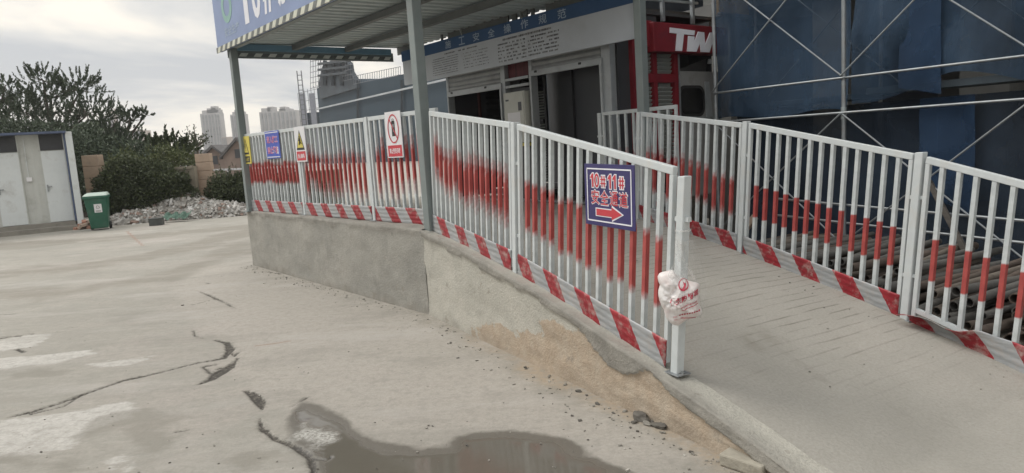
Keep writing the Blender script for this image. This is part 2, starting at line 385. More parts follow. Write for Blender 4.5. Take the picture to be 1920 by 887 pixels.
    Z = Z - crack*.012 - gl*.004
    mb = MB(); nu, nv = len(us), len(ys)
    pts = np.stack([Xg, Yg, Z], -1).reshape(-1, 3)
    mb.v = pts.tolist()
    mb.f = [(j*nu+i, j*nu+i+1, (j+1)*nu+i+1, (j+1)*nu+i) for j in range(nv-1) for i in range(nu-1)]
    mb.mi = [0]*len(mb.f); mb.sm = [True]*len(mb.f)
    mt, t, p = new_mat('yard_concrete')
    def att(nm): return nd(t, 'ShaderNodeAttribute', attribute_name=nm).outputs['Fac']
    rag = math_(t, 'SUBTRACT', noise(t, 24, 6, .72), .5); rag2 = math_(t, 'SUBTRACT', noise(t, 7, 6, .68, stretch=(.45, 1.3, 1)), .5)
    def edge(nm, amp, a, b, src=None): return mapr(t, math_(t, 'ADD', att(nm), math_(t, 'MULTIPLY', src or rag, amp)), a, b, 1, 0)
    crackf = math_(t, 'MAXIMUM', edge('crack', .05, -.004, .006), math_(t, 'MULTIPLY', edge('crack', .10, -.006, .004, math_(t, 'SUBTRACT', noise(t, 60, 5, .75), .5)), .8)); spall = edge('crack', .16, -.004, .026)
    palef = edge('pale', .30, -.03, .02, rag2); wetf = edge('wet', .055, -.028, .020)
    big = noise(t, .55, 6, .6); mid = noise(t, 3.2, 6, .62); fine = noise(t, 46, 6, .75); sweep = noise(t, 2.2, 6, .6, stretch=(.35, 1.6, 1))
    c = ramp(t, big, [(.34, (.250, .238, .208)), (.50, (.318, .298, .260)), (.66, (.368, .330, .296))])
    c = mixc(t, mapr(t, mid, .42, .68, 0, .6), c, (.262, .255, .222))
    c = mixc(t, mapr(t, sweep, .5, .72, 0, .55), c, (.36, .345, .312))
    c = mixc(t, math_(t, 'MULTIPLY', att('track'), mapr(t, sweep, .35, .6, .45, 1.2)), c, (.205, .185, .152))
    c = mixc(t, math_(t, 'MULTIPLY', att('apron'), .62), c, (.405, .370, .328))
    c = mixc(t, math_(t, 'MULTIPLY', att('dirt'), mapr(t, math_(t, 'ADD', mid, rag), .38, .62, .1, .95)), c, (.245, .222, .18))
    c = mixc(t, math_(t, 'MULTIPLY', att('tan'), mapr(t, math_(t, 'ADD', mid, rag), .3, .6, .25, 1.)), c, (.36, .280, .195))
    c = mixc(t, math_(t, 'MULTIPLY', palef, mapr(t, mid, .3, .6, .65, 1.)), c, (.52, .50, .465))
    mf = noise(t, 15, 6, .72); c = mixc(t, mapr(t, mf, .46, .66, 0, .55), c, (.225, .212, .185)); mf2 = noise(t, 9, 6, .72, stretch=(.5, 1.5, 1)); c = mixc(t, mapr(t, mf2, .52, .66, 0, .32), c, (.42, .393, .352))
    spk = mapr(t, noise(t, 75, 3, .65), .68, .74, 0, .6); c = mixc(t, spk, c, (.16, .145, .12))
    c = mixc(t, mapr(t, fine, .35, .7, 0, .55), c, (.225, .212, .182))
    blot = noise(t, 1.5, 7, .7, stretch=(.6, 1.2, 1)); c = mixc(t, mapr(t, blot, .52, .66, 0, .45), c, (.205, .195, .168))
    blot2 = noise(t, .8, 7, .68, stretch=(.5, 1.4, 1)); c = mixc(t, mapr(t, blot2, .54, .66, 0, .45), c, (.40, .375, .345))
    c = mixc(t, math_(t, 'MULTIPLY', edge('damp', .35, -.05, .04, rag2), .55), c, (.185, .172, .143))
    c = mixc(t, math_(t, 'MULTIPLY', att('rust'), .6), c, (.24, .14, .10))
    c = mixc(t, math_(t, 'MULTIPLY', att('halo'), .18), c, (.25, .235, .205))
    c = mixc(t, math_(t, 'MULTIPLY', wetf, .90), c, (.098, .088, .070))
    c = mixc(t, math_(t, 'MULTIPLY', att('silt'), mapr(t, fine, .4, .6, .1, .9)), c, (.52, .51, .47))
    c = mixc(t, math_(t, 'MULTIPLY', spall, .50, True), c, (.15, .138, .115))
    c = mixc(t, math_(t, 'MULTIPLY', crackf, .95, True), c, mixc(t, mapr(t, noise(t, 38, 5, .75), .50, .62), (.036, .031, .025), (.15, .135, .112)))
    t.links.new(c, p.inputs['Base Color'])
    rgh = math_(t, 'SUBTRACT', .88, math_(t, 'MULTIPLY', wetf, .30)); rgh = math_(t, 'SUBTRACT', rgh, math_(t, 'MULTIPLY', att('gloss'), .50), True)
    t.links.new(math_(t, 'MAXIMUM', rgh, .07), p.inputs['Roughness'])
    h = math_(t, 'ADD', math_(t, 'MULTIPLY', fine, .8), mid)
    b = nd(t, 'ShaderNodeBump'); b.inputs['Distance'].default_value = .012
    t.links.new(h, b.inputs['Height']); t.links.new(math_(t, 'MULTIPLY', math_(t, 'SUBTRACT', 1.0, att('gloss'), True), .40), b.inputs['Strength'])
    t.links.new(b.outputs[0], p.inputs['Normal'])
    o = mb.build('ground', mt); tag(o, 'worn grey concrete yard with cracks and a wet stain', 'ground', kind='structure')
    for nm, a in (('wet', wet), ('gloss', gl), ('pale', np.clip(pale, -1, 1)), ('apron', apron), ('crack', np.clip(ck, -.5, .5)), ('rust', rust), ('damp', np.clip(damp, -1, 1)), ('dirt', dirt), ('tan', tan), ('track', track), ('halo', halo), ('silt', silt)):
        at_ = o.data.attributes.new(nm, 'FLOAT', 'POINT'); at_.data.foreach_set('value', np.ascontiguousarray(a.reshape(-1), dtype=np.float32))
build_ground()
# ------------------------------------------------------------------ ramp and platform slab
def build_ramp():
    ss = list(np.arange(-6.5, 0, .12)) + list(np.arange(0, 4.95, .03)); nt_ = 60
    pts = []; uv = []
    for s_ in ss:
        nl = s_*.172 if s_ < 0 else 0.
        if s_ < -4.96: nl = -.855 + (-4.96-s_)*5.8
        nr = 2.62-.045*max(s_, 0) if s_ > -.9 else min(2.6 + (-.9-s_)*2.2, 6)
        nl = min(nl, nr-.1)
        for i in range(nt_):
            n_ = nl+.004 + (nr-nl)*i/(nt_-1)
            P = sn(s_, n_); z = zs(P) - .02
            z += (float(fbm(np.array(s_*1.3), np.array(n_*1.3), 3, 4))-.45)*.03
            z -= .02*max(0, 1-(n_-nl)/.2)
            if s_ > 4.3: z = max(z, .006*(5-s_))
            pts.append((P.x, P.y, z)); uv.append((n_, s_))
    mb = MB(); mb.grid(pts, nt_, len(ss))
    # skirt down to the yard on the right edge and both ends
    nv = len(ss); edge = [j*nt_+nt_-1 for j in range(nv)]
    low = [(pts[i][0], pts[i][1], -.15) for i in edge]; b = len(mb.v); mb.v += low
    for j in range(nv-1): mb.f.append((edge[j], b+j, b+j+1, edge[j+1])); mb.mi.append(0); mb.sm.append(False)
    mt, t, p = new_mat('ramp_concrete')
    tcn = nd(t, 'ShaderNodeUVMap', uv_map='lay')
    def un(scale, st, det=5, ro=.6):
        mp = nd(t, 'ShaderNodeMapping'); mp.inputs['Scale'].default_value = st; t.links.new(tcn.outputs[0], mp.inputs[0])
        n = nd(t, 'ShaderNodeTexNoise'); n.inputs['Scale'].default_value = scale; n.inputs['Detail'].default_value = det; n.inputs['Roughness'].default_value = ro
        t.links.new(mp.outputs[0], n.inputs['Vector']); return n.outputs['Fac']
    big = un(.9, (1, 1, 1)); mid = un(4, (1, 1, 1)); fine = un(55, (1, 1, 1), 4, .7)
    c = ramp(t, big, [(.3, (.300, .286, .252)), (.52, (.350, .332, .294)), (.7, (.385, .360, .320))])
    c = mixc(t, mapr(t, mid, .45, .7, 0, .5), c, (.305, .29, .252))
    c = mixc(t, mapr(t, fine, .4, .7, 0, .5), c, (.235, .222, .19))
    c = mixc(t, mapr(t, un(1.6, (1, .6, 1), 7, .7), .57, .68, 0, .45), c, (.19, .175, .14))
    # anti-slip grooves scored across the slope: short broken dark ticks about a hand apart
    sp = nd(t, 'ShaderNodeSeparateXYZ'); t.links.new(tcn.outputs[0], sp.inputs[0])
    wobb = math_(t, 'MULTIPLY', math_(t, 'SUBTRACT', un(1.3, (.7, 1, 1), 3), .5), .09)
    sv = math_(t, 'ADD', math_(t, 'ADD', sp.outputs['Y'], wobb), math_(t, 'MULTIPLY', sp.outputs['X'], .05))
    tri = math_(t, 'ABSOLUTE', math_(t, 'SUBTRACT', math_(t, 'FRACT', math_(t, 'DIVIDE', sv, .088)), .5))
    groove = mapr(t, tri, .02, .11, 1, 0)
    gate = mapr(t, un(3.4, (.75, 3.4, 1), 6, .68), .435, .54, 0, 1)
    zone = mapr(t, sp.outputs['X'], .4, 1.3, .3, 1)
    zone2 = mapr(t, sp.outputs['Y'], 3.1, 4.1, 1, .06)
    gr = math_(t, 'MULTIPLY', math_(t, 'MULTIPLY', groove, gate), math_(t, 'MULTIPLY', zone, zone2))
    c = mixc(t, math_(t, 'MULTIPLY', gr, mapr(t, mid, .35, .65, .35, .8)), c, (.135, .118, .095))
    t.links.new(c, p.inputs['Base Color']); p.inputs['Roughness'].default_value = .9
    bump(t, p, math_(t, 'ADD', math_(t, 'SUBTRACT', mid, math_(t, 'MULTIPLY', gr, .35)), math_(t, 'MULTIPLY', fine, .8)), .35, .012)
    o = mb.build('ramp', mt); tag(o, 'scored concrete ramp and platform inside the barriers', 'ramp', kind='structure')
    ul = o.data.uv_layers.new(name='lay'); uv += [(0, 0)]*len(low)
    li = np.zeros(len(o.data.loops), np.int32); o.data.loops.foreach_get('vertex_index', li)
    ul.data.foreach_set('uv', np.array(uv, np.float32)[li].reshape(-1))
build_ramp()
# ------------------------------------------------------------------ retaining walls
def wall_mat(name, grey):
    mt, t, p = new_mat(name)
    def att(nm): return nd(t, 'ShaderNodeAttribute', attribute_name=nm).outputs['Fac']
    big = noise(t, 1.6, 6, .62); mid = noise(t, 7, 6, .65); fine = noise(t, 60, 4, .7)
    a, b_, c_ = ((.262, .255, .228), (.335, .322, .285), (.385, .365, .322)) if grey else ((.40, .386, .335), (.47, .45, .392), (.52, .495, .43))
    c = ramp(t, big, [(.3, a), (.5, b_), (.7, c_)])
    c = mixc(t, mapr(t, mid, .5, .72, 0, .5), c, tuple(x*.78 for x in b_))
    c = mixc(t, mapr(t, fine, .4, .7, 0, .5), c, tuple(x*.72 for x in a))
    c = mixc(t, mapr(t, noise(t, 2.6, 7, .7, stretch=(1, 1, .5)), .56, .70, 0, .5), c, tuple(x*.70 for x in a))
    tn = mapr(t, math_(t, 'ADD', att('tan'), math_(t, 'MULTIPLY', math_(t, 'SUBTRACT', noise(t, 17, 7, .75), .5), 1.7)), .40, .58)
    c = mixc(t, math_(t, 'MULTIPLY', tn, mapr(t, mid, .3, .6, .7, 1)), c, mixc(t, mapr(t, noise(t, 12, 7, .7), .35, .65), (.36, .282, .205), (.44, .355, .265)))
    c = mixc(t, mapr(t, noise(t, 5.5, 6, .72), .60, .66, 0, .6), c, (.25, .225, .185))
    c = mixc(t, math_(t, 'MULTIPLY', att('ledge'), .9), c, mixc(t, mapr(t, mid, .35, .65), (.20, .188, .165), (.30, .283, .248)))
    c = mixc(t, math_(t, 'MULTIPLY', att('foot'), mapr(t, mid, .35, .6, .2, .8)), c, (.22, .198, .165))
    t.links.new(c, p.inputs['Base Color']); p.inputs['Roughness'].default_value = .92
    bump(t, p, math_(t, 'ADD', mid, math_(t, 'MULTIPLY', fine, .8)), .75, .018)
    return mt
def build_wall(name, label, A, dirv, nrm, L, ztop, grey, topw):
    du, nv = .02, 34; nu = int(L/du)+1
    U = np.arange(nu)*du; mb = MB(); pts = []; tan = []; led = []; foot = []
    for j in range(nv+9):
        for i in range(nu):
            u = U[i]; zt = ztop(u) + (float(fbm(np.array(u*5.), np.array(3.3), 3, 6))-.45)*.03
            P = A + dirv*u
            n1 = float(fbm(np.array(u*4), np.array(j*.18+7), 4, 8))-.47
            edge = .045 + .05*(float(fbm(np.array(u*3.+9), np.array(1.7), 4, 5)) - .3)*2
            if not grey and 2.55 < u < 3.25: edge += .10*math.sin((u-2.55)/.7*math.pi)
            if j < nv:
                z = -.08 + (zt+.08)*j/(nv-1)
                k = zt - z; ld = 1. if k < edge + n1*.05 else 0.
                off = n1*.022 + (.016*(1-grey*.6) if ld else 0) + .05*max(0, .16-z)*(1 if not grey else .4)
                Q = P - nrm*off; pts.append((Q.x, Q.y, z))
                if grey: tn = 0.
                else:
                    lim = (u-.75)*.26 + n1*.35
                    tn = min(max((lim - max(z-.05, 0)*1.0)*6, 0), 1)*(1 if u < 99 else 1)
                tan.append(tn*(1-ld)); led.append(ld)
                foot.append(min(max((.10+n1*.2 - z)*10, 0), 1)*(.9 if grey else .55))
            else:
                tt = (j-nv+1)/9
                Q = P + nrm*(tt*topw) - nrm*(.016*(1-tt)); pts.append((Q.x, Q.y, zt + n1*.014 - .004*tt)); tan.append(0); led.append(max(.15, .9-tt*1.2)); foot.append(0)
    mb.grid(pts, nu, nv+9)
    o = mb.build(name, wall_mat(name+'_plaster', grey)); tag(o, label, 'wall')
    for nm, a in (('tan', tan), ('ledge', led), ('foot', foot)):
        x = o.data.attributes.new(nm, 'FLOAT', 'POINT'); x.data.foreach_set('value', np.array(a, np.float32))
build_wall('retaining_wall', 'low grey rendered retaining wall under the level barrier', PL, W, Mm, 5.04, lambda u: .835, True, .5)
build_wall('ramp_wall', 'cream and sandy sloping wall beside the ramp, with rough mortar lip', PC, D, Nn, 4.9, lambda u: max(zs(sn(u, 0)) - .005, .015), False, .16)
# ------------------------------------------------------------------ barriers
_barmesh = {}
def bar_mesh(h, up, X, sec=.028):
    key = (round(h, 3), tuple(round(a, 3) for a in up), tuple(round(a, 3) for a in X))
    if key in _barmesh: return _barmesh[key]
    mb = MB(); a = Vector((0, 0, 0)); b = Vector(up)*h; Y = Vector(X).cross(ZV).normalized(); Xh = Vector((X[0], X[1], 0)).normalized()
    q = sec/2; sg = 6
    for k in range(sg):
        c0 = a+(b-a)*k/sg; c1 = a+(b-a)*(k+1)/sg
        mb.add([c0-Xh*q-Y*q, c0+Xh*q-Y*q, c0+Xh*q+Y*q, c0-Xh*q+Y*q, c1-Xh*q-Y*q, c1+Xh*q-Y*q, c1+Xh*q+Y*q, c1-Xh*q+Y*q], [(0,1,5,4), (1,2,6,5), (2,3,7,6), (3,0,4,7)])
    me = bpy.data.meshes.new('bar'); me.from_pydata(mb.v, [], mb.f); me.materials.append(M['banded']); _barmesh[key] = me
    return me
def barrier_panel(label, B0, B1, up, H, nb, lo, hi, soft, group, phase=0., kick=.165, bent=False, klo=0.):
    B0 = Vector(B0); B1 = Vector(B1); up = Vector(up); X = (B1-B0); L = X.length; Xd = X.normalized(); Xh = V3(X.x, X.y, 0).normalized()
    Yn = Xh.cross(ZV).normalized()                     # horizontal normal of the panel
    t = thing('safety_barrier', label, 'barrier', B0, group)
    rail = MB(); T0 = B0+up*H; T1 = B1+up*H
    rail.bar(T0 - up*.0, T1, .034, .044, up); rail.build('top_rail', M['white_paint'], t, bevel=.004)
    k = .10
    rail = MB(); rail.bar(B0+up*k, B1+up*k, .026, .03, up); rail.build('bottom_rail', M['white_paint'], t)
    for e_, q in ((B0+Xd*.014, 0), (B1-Xd*.014, 1)):
        s_ = MB(); s_.bar(e_+up*.03, e_+up*(H-.022), .03, .03, Yn); s_.build('side_stile', M['white_paint'], t, bevel=.003)
    me = bar_mesh(H-.125, up, Xd)
    for i in range(1, nb):
        o = bpy.data.objects.new('bar', me); COL.objects.link(o); o.parent = t
        f_ = i/nb
        o.location = X*f_ + up*.105 + V3(random.uniform(-.003, .003), random.uniform(-.003, .003), 0)
        o['lo'] = (lo[0]*(1-f_)+lo[1]*f_) - .105; o['hi'] = (hi[0]*(1-f_)+hi[1]*f_) - .105; o['soft'] = soft*random.uniform(.8, 1.3)
    # ribbed plate on the camera side
    nu = 48; prof = [(0., 0.)] ; rows = 22; pts = []; uv = []
    side = -1 if Yn.dot(V3(0, 0, 0)-B0) < 0 else 1
    for j in range(rows):
        v = j/(rows-1)
        rib = .0045*abs(math.sin(v*math.pi*4))**.6
        for i in range(nu):
            u = i/(nu-1)
            o_ = .019 + rib + .002*math.sin(u*9+phase*7)*v
            dz = 0.
            hh = klo + v*(kick-klo)
            if bent:
                g = math.exp(-((u-.10)/.10)**2); g2 = math.exp(-((u-.30)/.07)**2); g3 = max(0, 1-u/.30)
                g4 = max(0, 1-u/.30); o_ += .16*g4**.5*v*v*(1-.25*math.sin(u*20)) + .045*g2*v + .022*math.sin(u*26)*v*g4
                hh -= .08*g4**.6*v**2 - .035*g2*v - .022*math.sin(u*17)*v*(u < .5)
            P = B0 + X*u + up*hh + Yn*(o_*side)
            pts.append(P); uv.append((u*L, hh))
    mb = MB(); mb.grid(pts, nu, rows, sm=True)
    o = mb.build('kick_plate', M['kick'], t); o['phase'] = phase
    ul = o.data.uv_layers.new(name='plate'); li = np.zeros(len(o.data.loops), np.int32); o.data.loops.foreach_get('vertex_index', li)
    ul.data.foreach_set('uv', np.array(uv, np.float32)[li].reshape(-1))
    so = o.modifiers.new('gauge', 'SOLIDIFY'); so.thickness = .002
    return t
def barrier_post(label, B, X, up, H, sec=.05, group='barrier posts'):
    B = Vector(B); X = Vector(X).normalized(); up = Vector(up); Y = X.cross(ZV).normalized()
    t = thing('barrier_post', label, 'post', B, group)
    mb = MB(); q = sec/2; Xh = V3(X.x, X.y, 0).normalized()
    b = B+up*H
    mb.hexa([B-Xh*q-Y*q, B+Xh*q-Y*q, B+Xh*q+Y*q, B-Xh*q+Y*q, b-Xh*q-Y*q, b+Xh*q-Y*q, b+Xh*q+Y*q, b-Xh*q+Y*q]); mb.build('shaft', M['white_paint'], t, bevel=.004)
    mb = MB(); mb.box(B+ZV*.004, Xh*.060, Y*.048, ZV*.004); mb.build('base_plate', M['galv_pole'], t, bevel=.002)
    for sx in (-1, 1):
        mb = MB(); mb.tube(B+Xh*(sx*.046)+ZV*.006, B+Xh*(sx*.046)+ZV*.022, .007, n=6); mb.build('bolt', M['galv'], t)
    for hz in (.32, .86):
        mb = MB(); mb.box(b*0+B+up*hz - Y*0, Xh*.05, Y*.012, ZV*.012); mb.build('clip', M['white_paint'], t)
    return t
G1, G2, G3, G4 = 'barrier panels on the level wall', 'barrier panels down the left of the ramp', 'barrier panels down the right of the ramp', 'barrier panels beside the lift'
def lf(s_): return wm(s_, .05+.2*(s_-.2)/4.85, .835)
barrier_panel('red and white barrier panel carrying the yellow and the blue sign', lf(.13), lf(1.93), ZV, 1.11, 16, (.42, .42), (.70, .70), .05, G1, .10)
barrier_panel('barrier panel with blurred red spray band carrying the yellow triangle sign', lf(2.0), lf(3.70), ZV, 1.115, 15, (.36, .34), (.76, .76), .16, G1, .22)
barrier_panel('barrier panel carrying the tall prohibition sign, next to the grey post', lf(3.78), lf(5.06), ZV, 1.115, 11, (.36, .32), (.80, .76), .18, G1, .05)
barrier_post('white barrier post between the blue sign and the triangle sign', lf(1.965), W, ZV, 1.14)
barrier_post('white barrier post between triangle sign panel and prohibition sign panel', lf(3.74), W, ZV, 1.14)
UPR = ZV + D*.10
def rf(s_, n_=.10): 
    P = sn(s_, n_); return P + ZV*(zs(sn(s_, 0))-.012)
barrier_panel('sloping barrier panel just right of the tall grey post, sprayed red', rf(.07), rf(1.585), UPR, 1.10, 15, (.50, .36), (.80, .72), .15, G2, .16)
barrier_panel('sloping barrier panel carrying the navy arrow sign, nearest to the yard', rf(1.69), rf(3.32), UPR, 1.10, 15, (.36, .34), (.70, .72), .05, G2, .31)
barrier_post('white barrier post left of the navy arrow sign panel', rf(1.635)-ZV*.03, D, UPR, 1.155, .052)
barrier_post('white end post with the plastic bag hung on it', rf(3.39)+ZV*.004, D, UPR, 1.085, .052)
AB = V3(.436, -.90, 0).normalized(); A0 = V3(2.004, 6.191, 0)
def rg(s_):
    P = A0 + AB*s_; return P + ZV*(zs(P)-.03)
UPG = ZV + AB*.085
barrier_panel('farthest barrier panel down the right of the ramp, beside the booth end', rg(-1.42), rg(-.0), UPG, 1.11, 13, (.34, .36), (.72, .66), .09, G3, .30)
barrier_panel('middle barrier panel on the right of the ramp, in front of the blue netting', rg(.08), rg(1.55), UPG, 1.12, 14, (.36, .345), (.63, .62), .012, G3, .12)
barrier_panel('barrier panel with crumpled kick plate, nearest on the right of the ramp', rg(1.64), rg(3.15), UPG, 1.12, 14, (.34, .34), (.62, .62), .010, G3, .38, bent=True)
barrier_panel('lowest barrier panel down the ramp, running off past the edge of the view', rg(3.24), rg(4.1), UPG, 1.12, 9, (.34, .34), (.62, .62), .012, G3, .2)
barrier_post('white barrier post at the top of the right ramp barrier', rg(-1.46), AB, UPG, 1.13)
barrier_post('white barrier post between the farthest and middle right ramp panels', rg(.04), AB, UPG, 1.15)
barrier_post('white barrier post next to the crumpled kick plate', rg(1.595), AB, UPG, 1.16, .055)
barrier_post('white barrier post below the panel with crumpled kick plate', rg(3.195), AB, UPG, 1.16)
bp0, bp1 = wm(4.55, 3.03), wm(5.7, 3.03); z0_ = .745
barrier_panel('short level barrier panel across the gap beside the booth', bp0+ZV*z0_, bp1+ZV*z0_, ZV, 1.135, 9, (.36, .36), (.66, .66), .12, G4, .1)
barrier_post('white barrier post against the booth end', wm(4.50, 3.03, z0_), W, ZV, 1.15)
# ------------------------------------------------------------------ signs on the barriers
def sign_frame(o, X, Y): return Vector(o), Vector(X).normalized(), Vector(Y).normalized()
NL = -Mm                                              # outward from the front wall
def flat(mb, c, X, Y, wd, ht, nrm, off, th=.0015, mi=0):
    mb.box(Vector(c)+Vector(nrm)*(off+th/2), Vector(X)*wd/2, Vector(Y)*ht/2, Vector(nrm)*th/2, mi)
def sgn(name, label, c, X, Y, wd, ht, nrm, matp, group=None):
    t = thing(name, label, 'sign', Vector(c)-Vector(Y)*ht/2, group)
    mb = MB(); flat(mb, c, X, Y, wd, ht, nrm, 0, .006); mb.build('sign_panel', matp, t, bevel=.0015)
    return t
lx = (lf(5)-lf(.2)).normalized(); ln = ZV.cross(lx).normalized(); ln = ln if ln.dot(NL) > 0 else -ln
def lp(s_, z): return lf(s_) + ZV*(z-.835) + ln*.03
def lettering(t, body, c, X, Y, wd, ht, nrm, off, mt, bold=.012, name='lettering'):
    mb = MB(); mb.text(body, c, X, Y, wd, ht, nrm, off, bold); return mb.build(name, mt, t)
def tri(mb, c, X, Y, wd, ht, nrm, off, th, mi=0):
    c = Vector(c)+Vector(nrm)*off; mb.poly([c-X*wd/2-Y*ht/2, c+X*wd/2-Y*ht/2, c+Y*ht/2], Vector(nrm), th, mi)
# yellow warning sign
c = lp(.235, 1.735); t = sgn('warning_sign', 'narrow yellow warning sign with black outlined triangle, at the barrier end', c, lx, ZV, .30, .40, ln, M['sign_yellow'])
mb = MB(); tri(mb, c+ZV*.055, lx, ZV, .20, .235, ln, .0065, .0012); tri(mb, c+ZV*.047, lx, ZV, .145, .165, ln, .0078, .0012, 1)
flat(mb, c+ZV*.055, lx, ZV, .014, .07, ln, .0092, .001); flat(mb, c+ZV*.0, lx, ZV, .016, .014, ln, .0092, .001); mb.build('triangle_symbol', [M['black'], M['sign_yellow']], t)
mb = MB(); flat(mb, c-ZV*.135, lx, ZV, .22, .09, ln, .0065); mb.build('caption_plate', M['black'], t)
lettering(t, '当心坠落', c-ZV*.135, lx, ZV, .18, .05, ln, .0095, M['sign_yellow'])
# blue two-line sign
c = lp(1.21, 1.775); t = sgn('notice_sign', 'blue notice sign with two lines of faded red characters', c, lx, ZV, .46, .37, ln, M['sign_blue'])
for k, dz in ((0, .165), (1, -.165)):
    mb = MB(); flat(mb, c+ZV*dz, lx, ZV, .42, .012, ln, .0065); mb.build('white_rule', M['sign_white'], t)
for body, dz in (('进入施工', .07), ('禁止攀爬', -.075)):
    lettering(t, body, c+ZV*dz, lx, ZV, .37, .105, ln, .0070, M['letter_white'], .05, 'letter_outline')
    lettering(t, body, c+ZV*dz, lx, ZV, .36, .098, ln, .0085, M['sign_pink'], .02)
# white sign with yellow triangle and red caption
c = lp(2.08, 1.745); t = sgn('warning_sign', 'white warning sign with yellow triangle above a red caption plate', c, lx, ZV, .31, .44, ln, M['sign_white'])
mb = MB(); tri(mb, c+ZV*.055, lx, ZV, .235, .25, ln, .0065, .0012); tri(mb, c+ZV*.052, lx, ZV, .175, .185, ln, .0078, .0012, 1)
mb.path([c+ZV*.08+ln*.011, c+ZV*.045+lx*.015+ln*.011, c+ZV*.0-lx*.02+ln*.011], [.012, .011, .008], 6); mb.bar(c+ZV*.06-lx*.03+ln*.011, c+ZV*.01+lx*.045+ln*.011, .008, .012, ln); mb.tube(c+ZV*.096+ln*.0095, c+ZV*.096+ln*.0115, .013, n=10)
mb.build('triangle_symbol', [M['black'], M['sign_yellow']], t)
mb = MB(); flat(mb, c-ZV*.145, lx, ZV, .255, .115, ln, .0065); mb.build('caption_plate', M['sign_red'], t)
lettering(t, '当心触电', c-ZV*.145, lx, ZV, .19, .06, ln, .0085, M['sign_white'], .02)
# prohibition sign
c = lp(4.335, 1.755) + ln*.01; t = sgn('prohibition_sign', 'tall white prohibition sign with barred red circle, beside the grey post', c, lx, ZV, .30, .47, ln, M['sign_white'])
mb = MB(); cc = c+ZV*.06
flat(mb, cc, lx, ZV, .062, .15, ln, .0065, .001); flat(mb, cc+ZV*.077, lx, ZV, .045, .012, ln, .0065, .001); mb.ring(cc+ZV*.09+ln*.0065, lx, ZV, .02, .014, .006, ln, .001, 16)
flat(mb, cc+ZV*.03, lx, ZV, .036, .035, ln, .0078, .0008, 1); flat(mb, cc-ZV*.02+lx*.006, lx, ZV, .03, .02, ln, .0078, .0008, 1); mb.build('hoist_symbol', [M['black'], M['ink_grey']], t)
mb = MB(); mb.ring(cc+ln*.009, lx, ZV, .105, .148, .013, ln, .001, 40)
mb.bar(cc+ln*.0095+ZV*.10-lx*.065, cc+ln*.0095-ZV*.10+lx*.065, .012, .001, ln); mb.build('red_circle', M['sign_red'], t)
mb = MB(); flat(mb, c-ZV*.165, lx, ZV, .265, .115, ln, .0065); mb.build('caption_plate', M['sign_red'], t)
lettering(t, '禁止乘员超载', c-ZV*.165, lx, ZV, .205, .055, ln, .0085, M['sign_white'], .02)
# navy arrow sign on the ramp barrier
rx = (rf(3.2)-rf(1.8)).normalized(); rxh = D.copy(); rn = -Nn
c = sn(2.895, .10) + ZV*1.250 + rn*.036
sx = (rxh + ZV*(-.025)).normalized(); sy = (ZV*1.0 + rxh*.035).normalized()
t = sgn('direction_sign', 'navy sign with red arrow and white outlined characters on the ramp barrier', c, sx, sy, .485, .375, rn, M['sign_navy'])
mb = MB()
for a, b, wd, ht in ((0, .158, .43, .008), (0, -.158, .43, .008), (-.213, 0, .008, .308), (.213, 0, .008, .308)): flat(mb, c+sx*a+sy*b, sx, sy, wd, ht, rn, .0065)
mb.build('white_border', M['letter_white'], t)
ol = MB(); rd = MB()
def digit(ch, a_, b_):
    for mb_, g, off in ((ol, .0065, .0070), (rd, 0., .0085)):
        o_ = c+sx*a_+sy*b_+rn*off
        if ch == '1':
            mb_.poly([o_+sx*x+sy*y for x, y in ((-.006-g, -.041-g), (.010+g, -.041-g), (.010+g, .041+g), (-.003, .041+g), (-.020-g, .022+g), (-.020-g, .010-g), (-.006-g, .016-g))], rn, .001)
        elif ch == '0': mb_.ring(o_, sx, sy, .024+g, .042+g, .013+2*g, rn, .001, 28)
        else:
            for x in (-.011, .011): mb_.box(o_+sx*x+rn*.0005, sx*(.0048+g), sy*(.034+g), rn*.0005)
            for y in (-.012, .012): mb_.box(o_+sy*y+rn*.0008, sx*(.025+g), sy*(.0045+g), rn*.0006)
for ch, a_, b_ in (('1', -.155, .088), ('0', -.112, .088), ('#', -.048, .084), ('1', .020, .086), ('1', .066, .085), ('#', .128, .082)): digit(ch, a_, b_)
for ch, a_, b_, wd, ht in (('安', -.132, -.012, .078, .086), ('全', -.040, -.013, .080, .086), ('通', .052, -.014, .078, .086), ('道', .142, -.015, .078, .086)):
    ol.text(ch, c+sx*a_+sy*b_, sx, sy, wd+.013, ht+.012, rn, .0070, .040); rd.text(ch, c+sx*a_+sy*b_, sx, sy, wd, ht, rn, .0085, .010)
ol.build('letter_outline', M['letter_white'], t); rd.build('lettering', M['sign_red'], t)
def arrow(mb, c, X, Y, L, h, hh, hl, nrm, off, th):
    c = Vector(c)+Vector(nrm)*off
    mb.poly([c+X*a+Y*b for a, b in ((-L/2, -h/2), (L/2-hl, -h/2), (L/2-hl, -hh/2), (L/2, 0), (L/2-hl, hh/2), (L/2-hl, h/2), (-L/2, h/2))], Vector(nrm), th)
mb = MB(); arrow(mb, c-sy*.103+sx*.005, sx, sy, .275, .052, .098, .112, rn, .0065, .001); mb.build('arrow_outline', M['letter_white'], t)
mb = MB(); arrow(mb, c-sy*.103+sx*.002, sx, sy, .250, .040, .076, .098, rn, .0082, .001); mb.build('arrow', M['sign_red'], t)
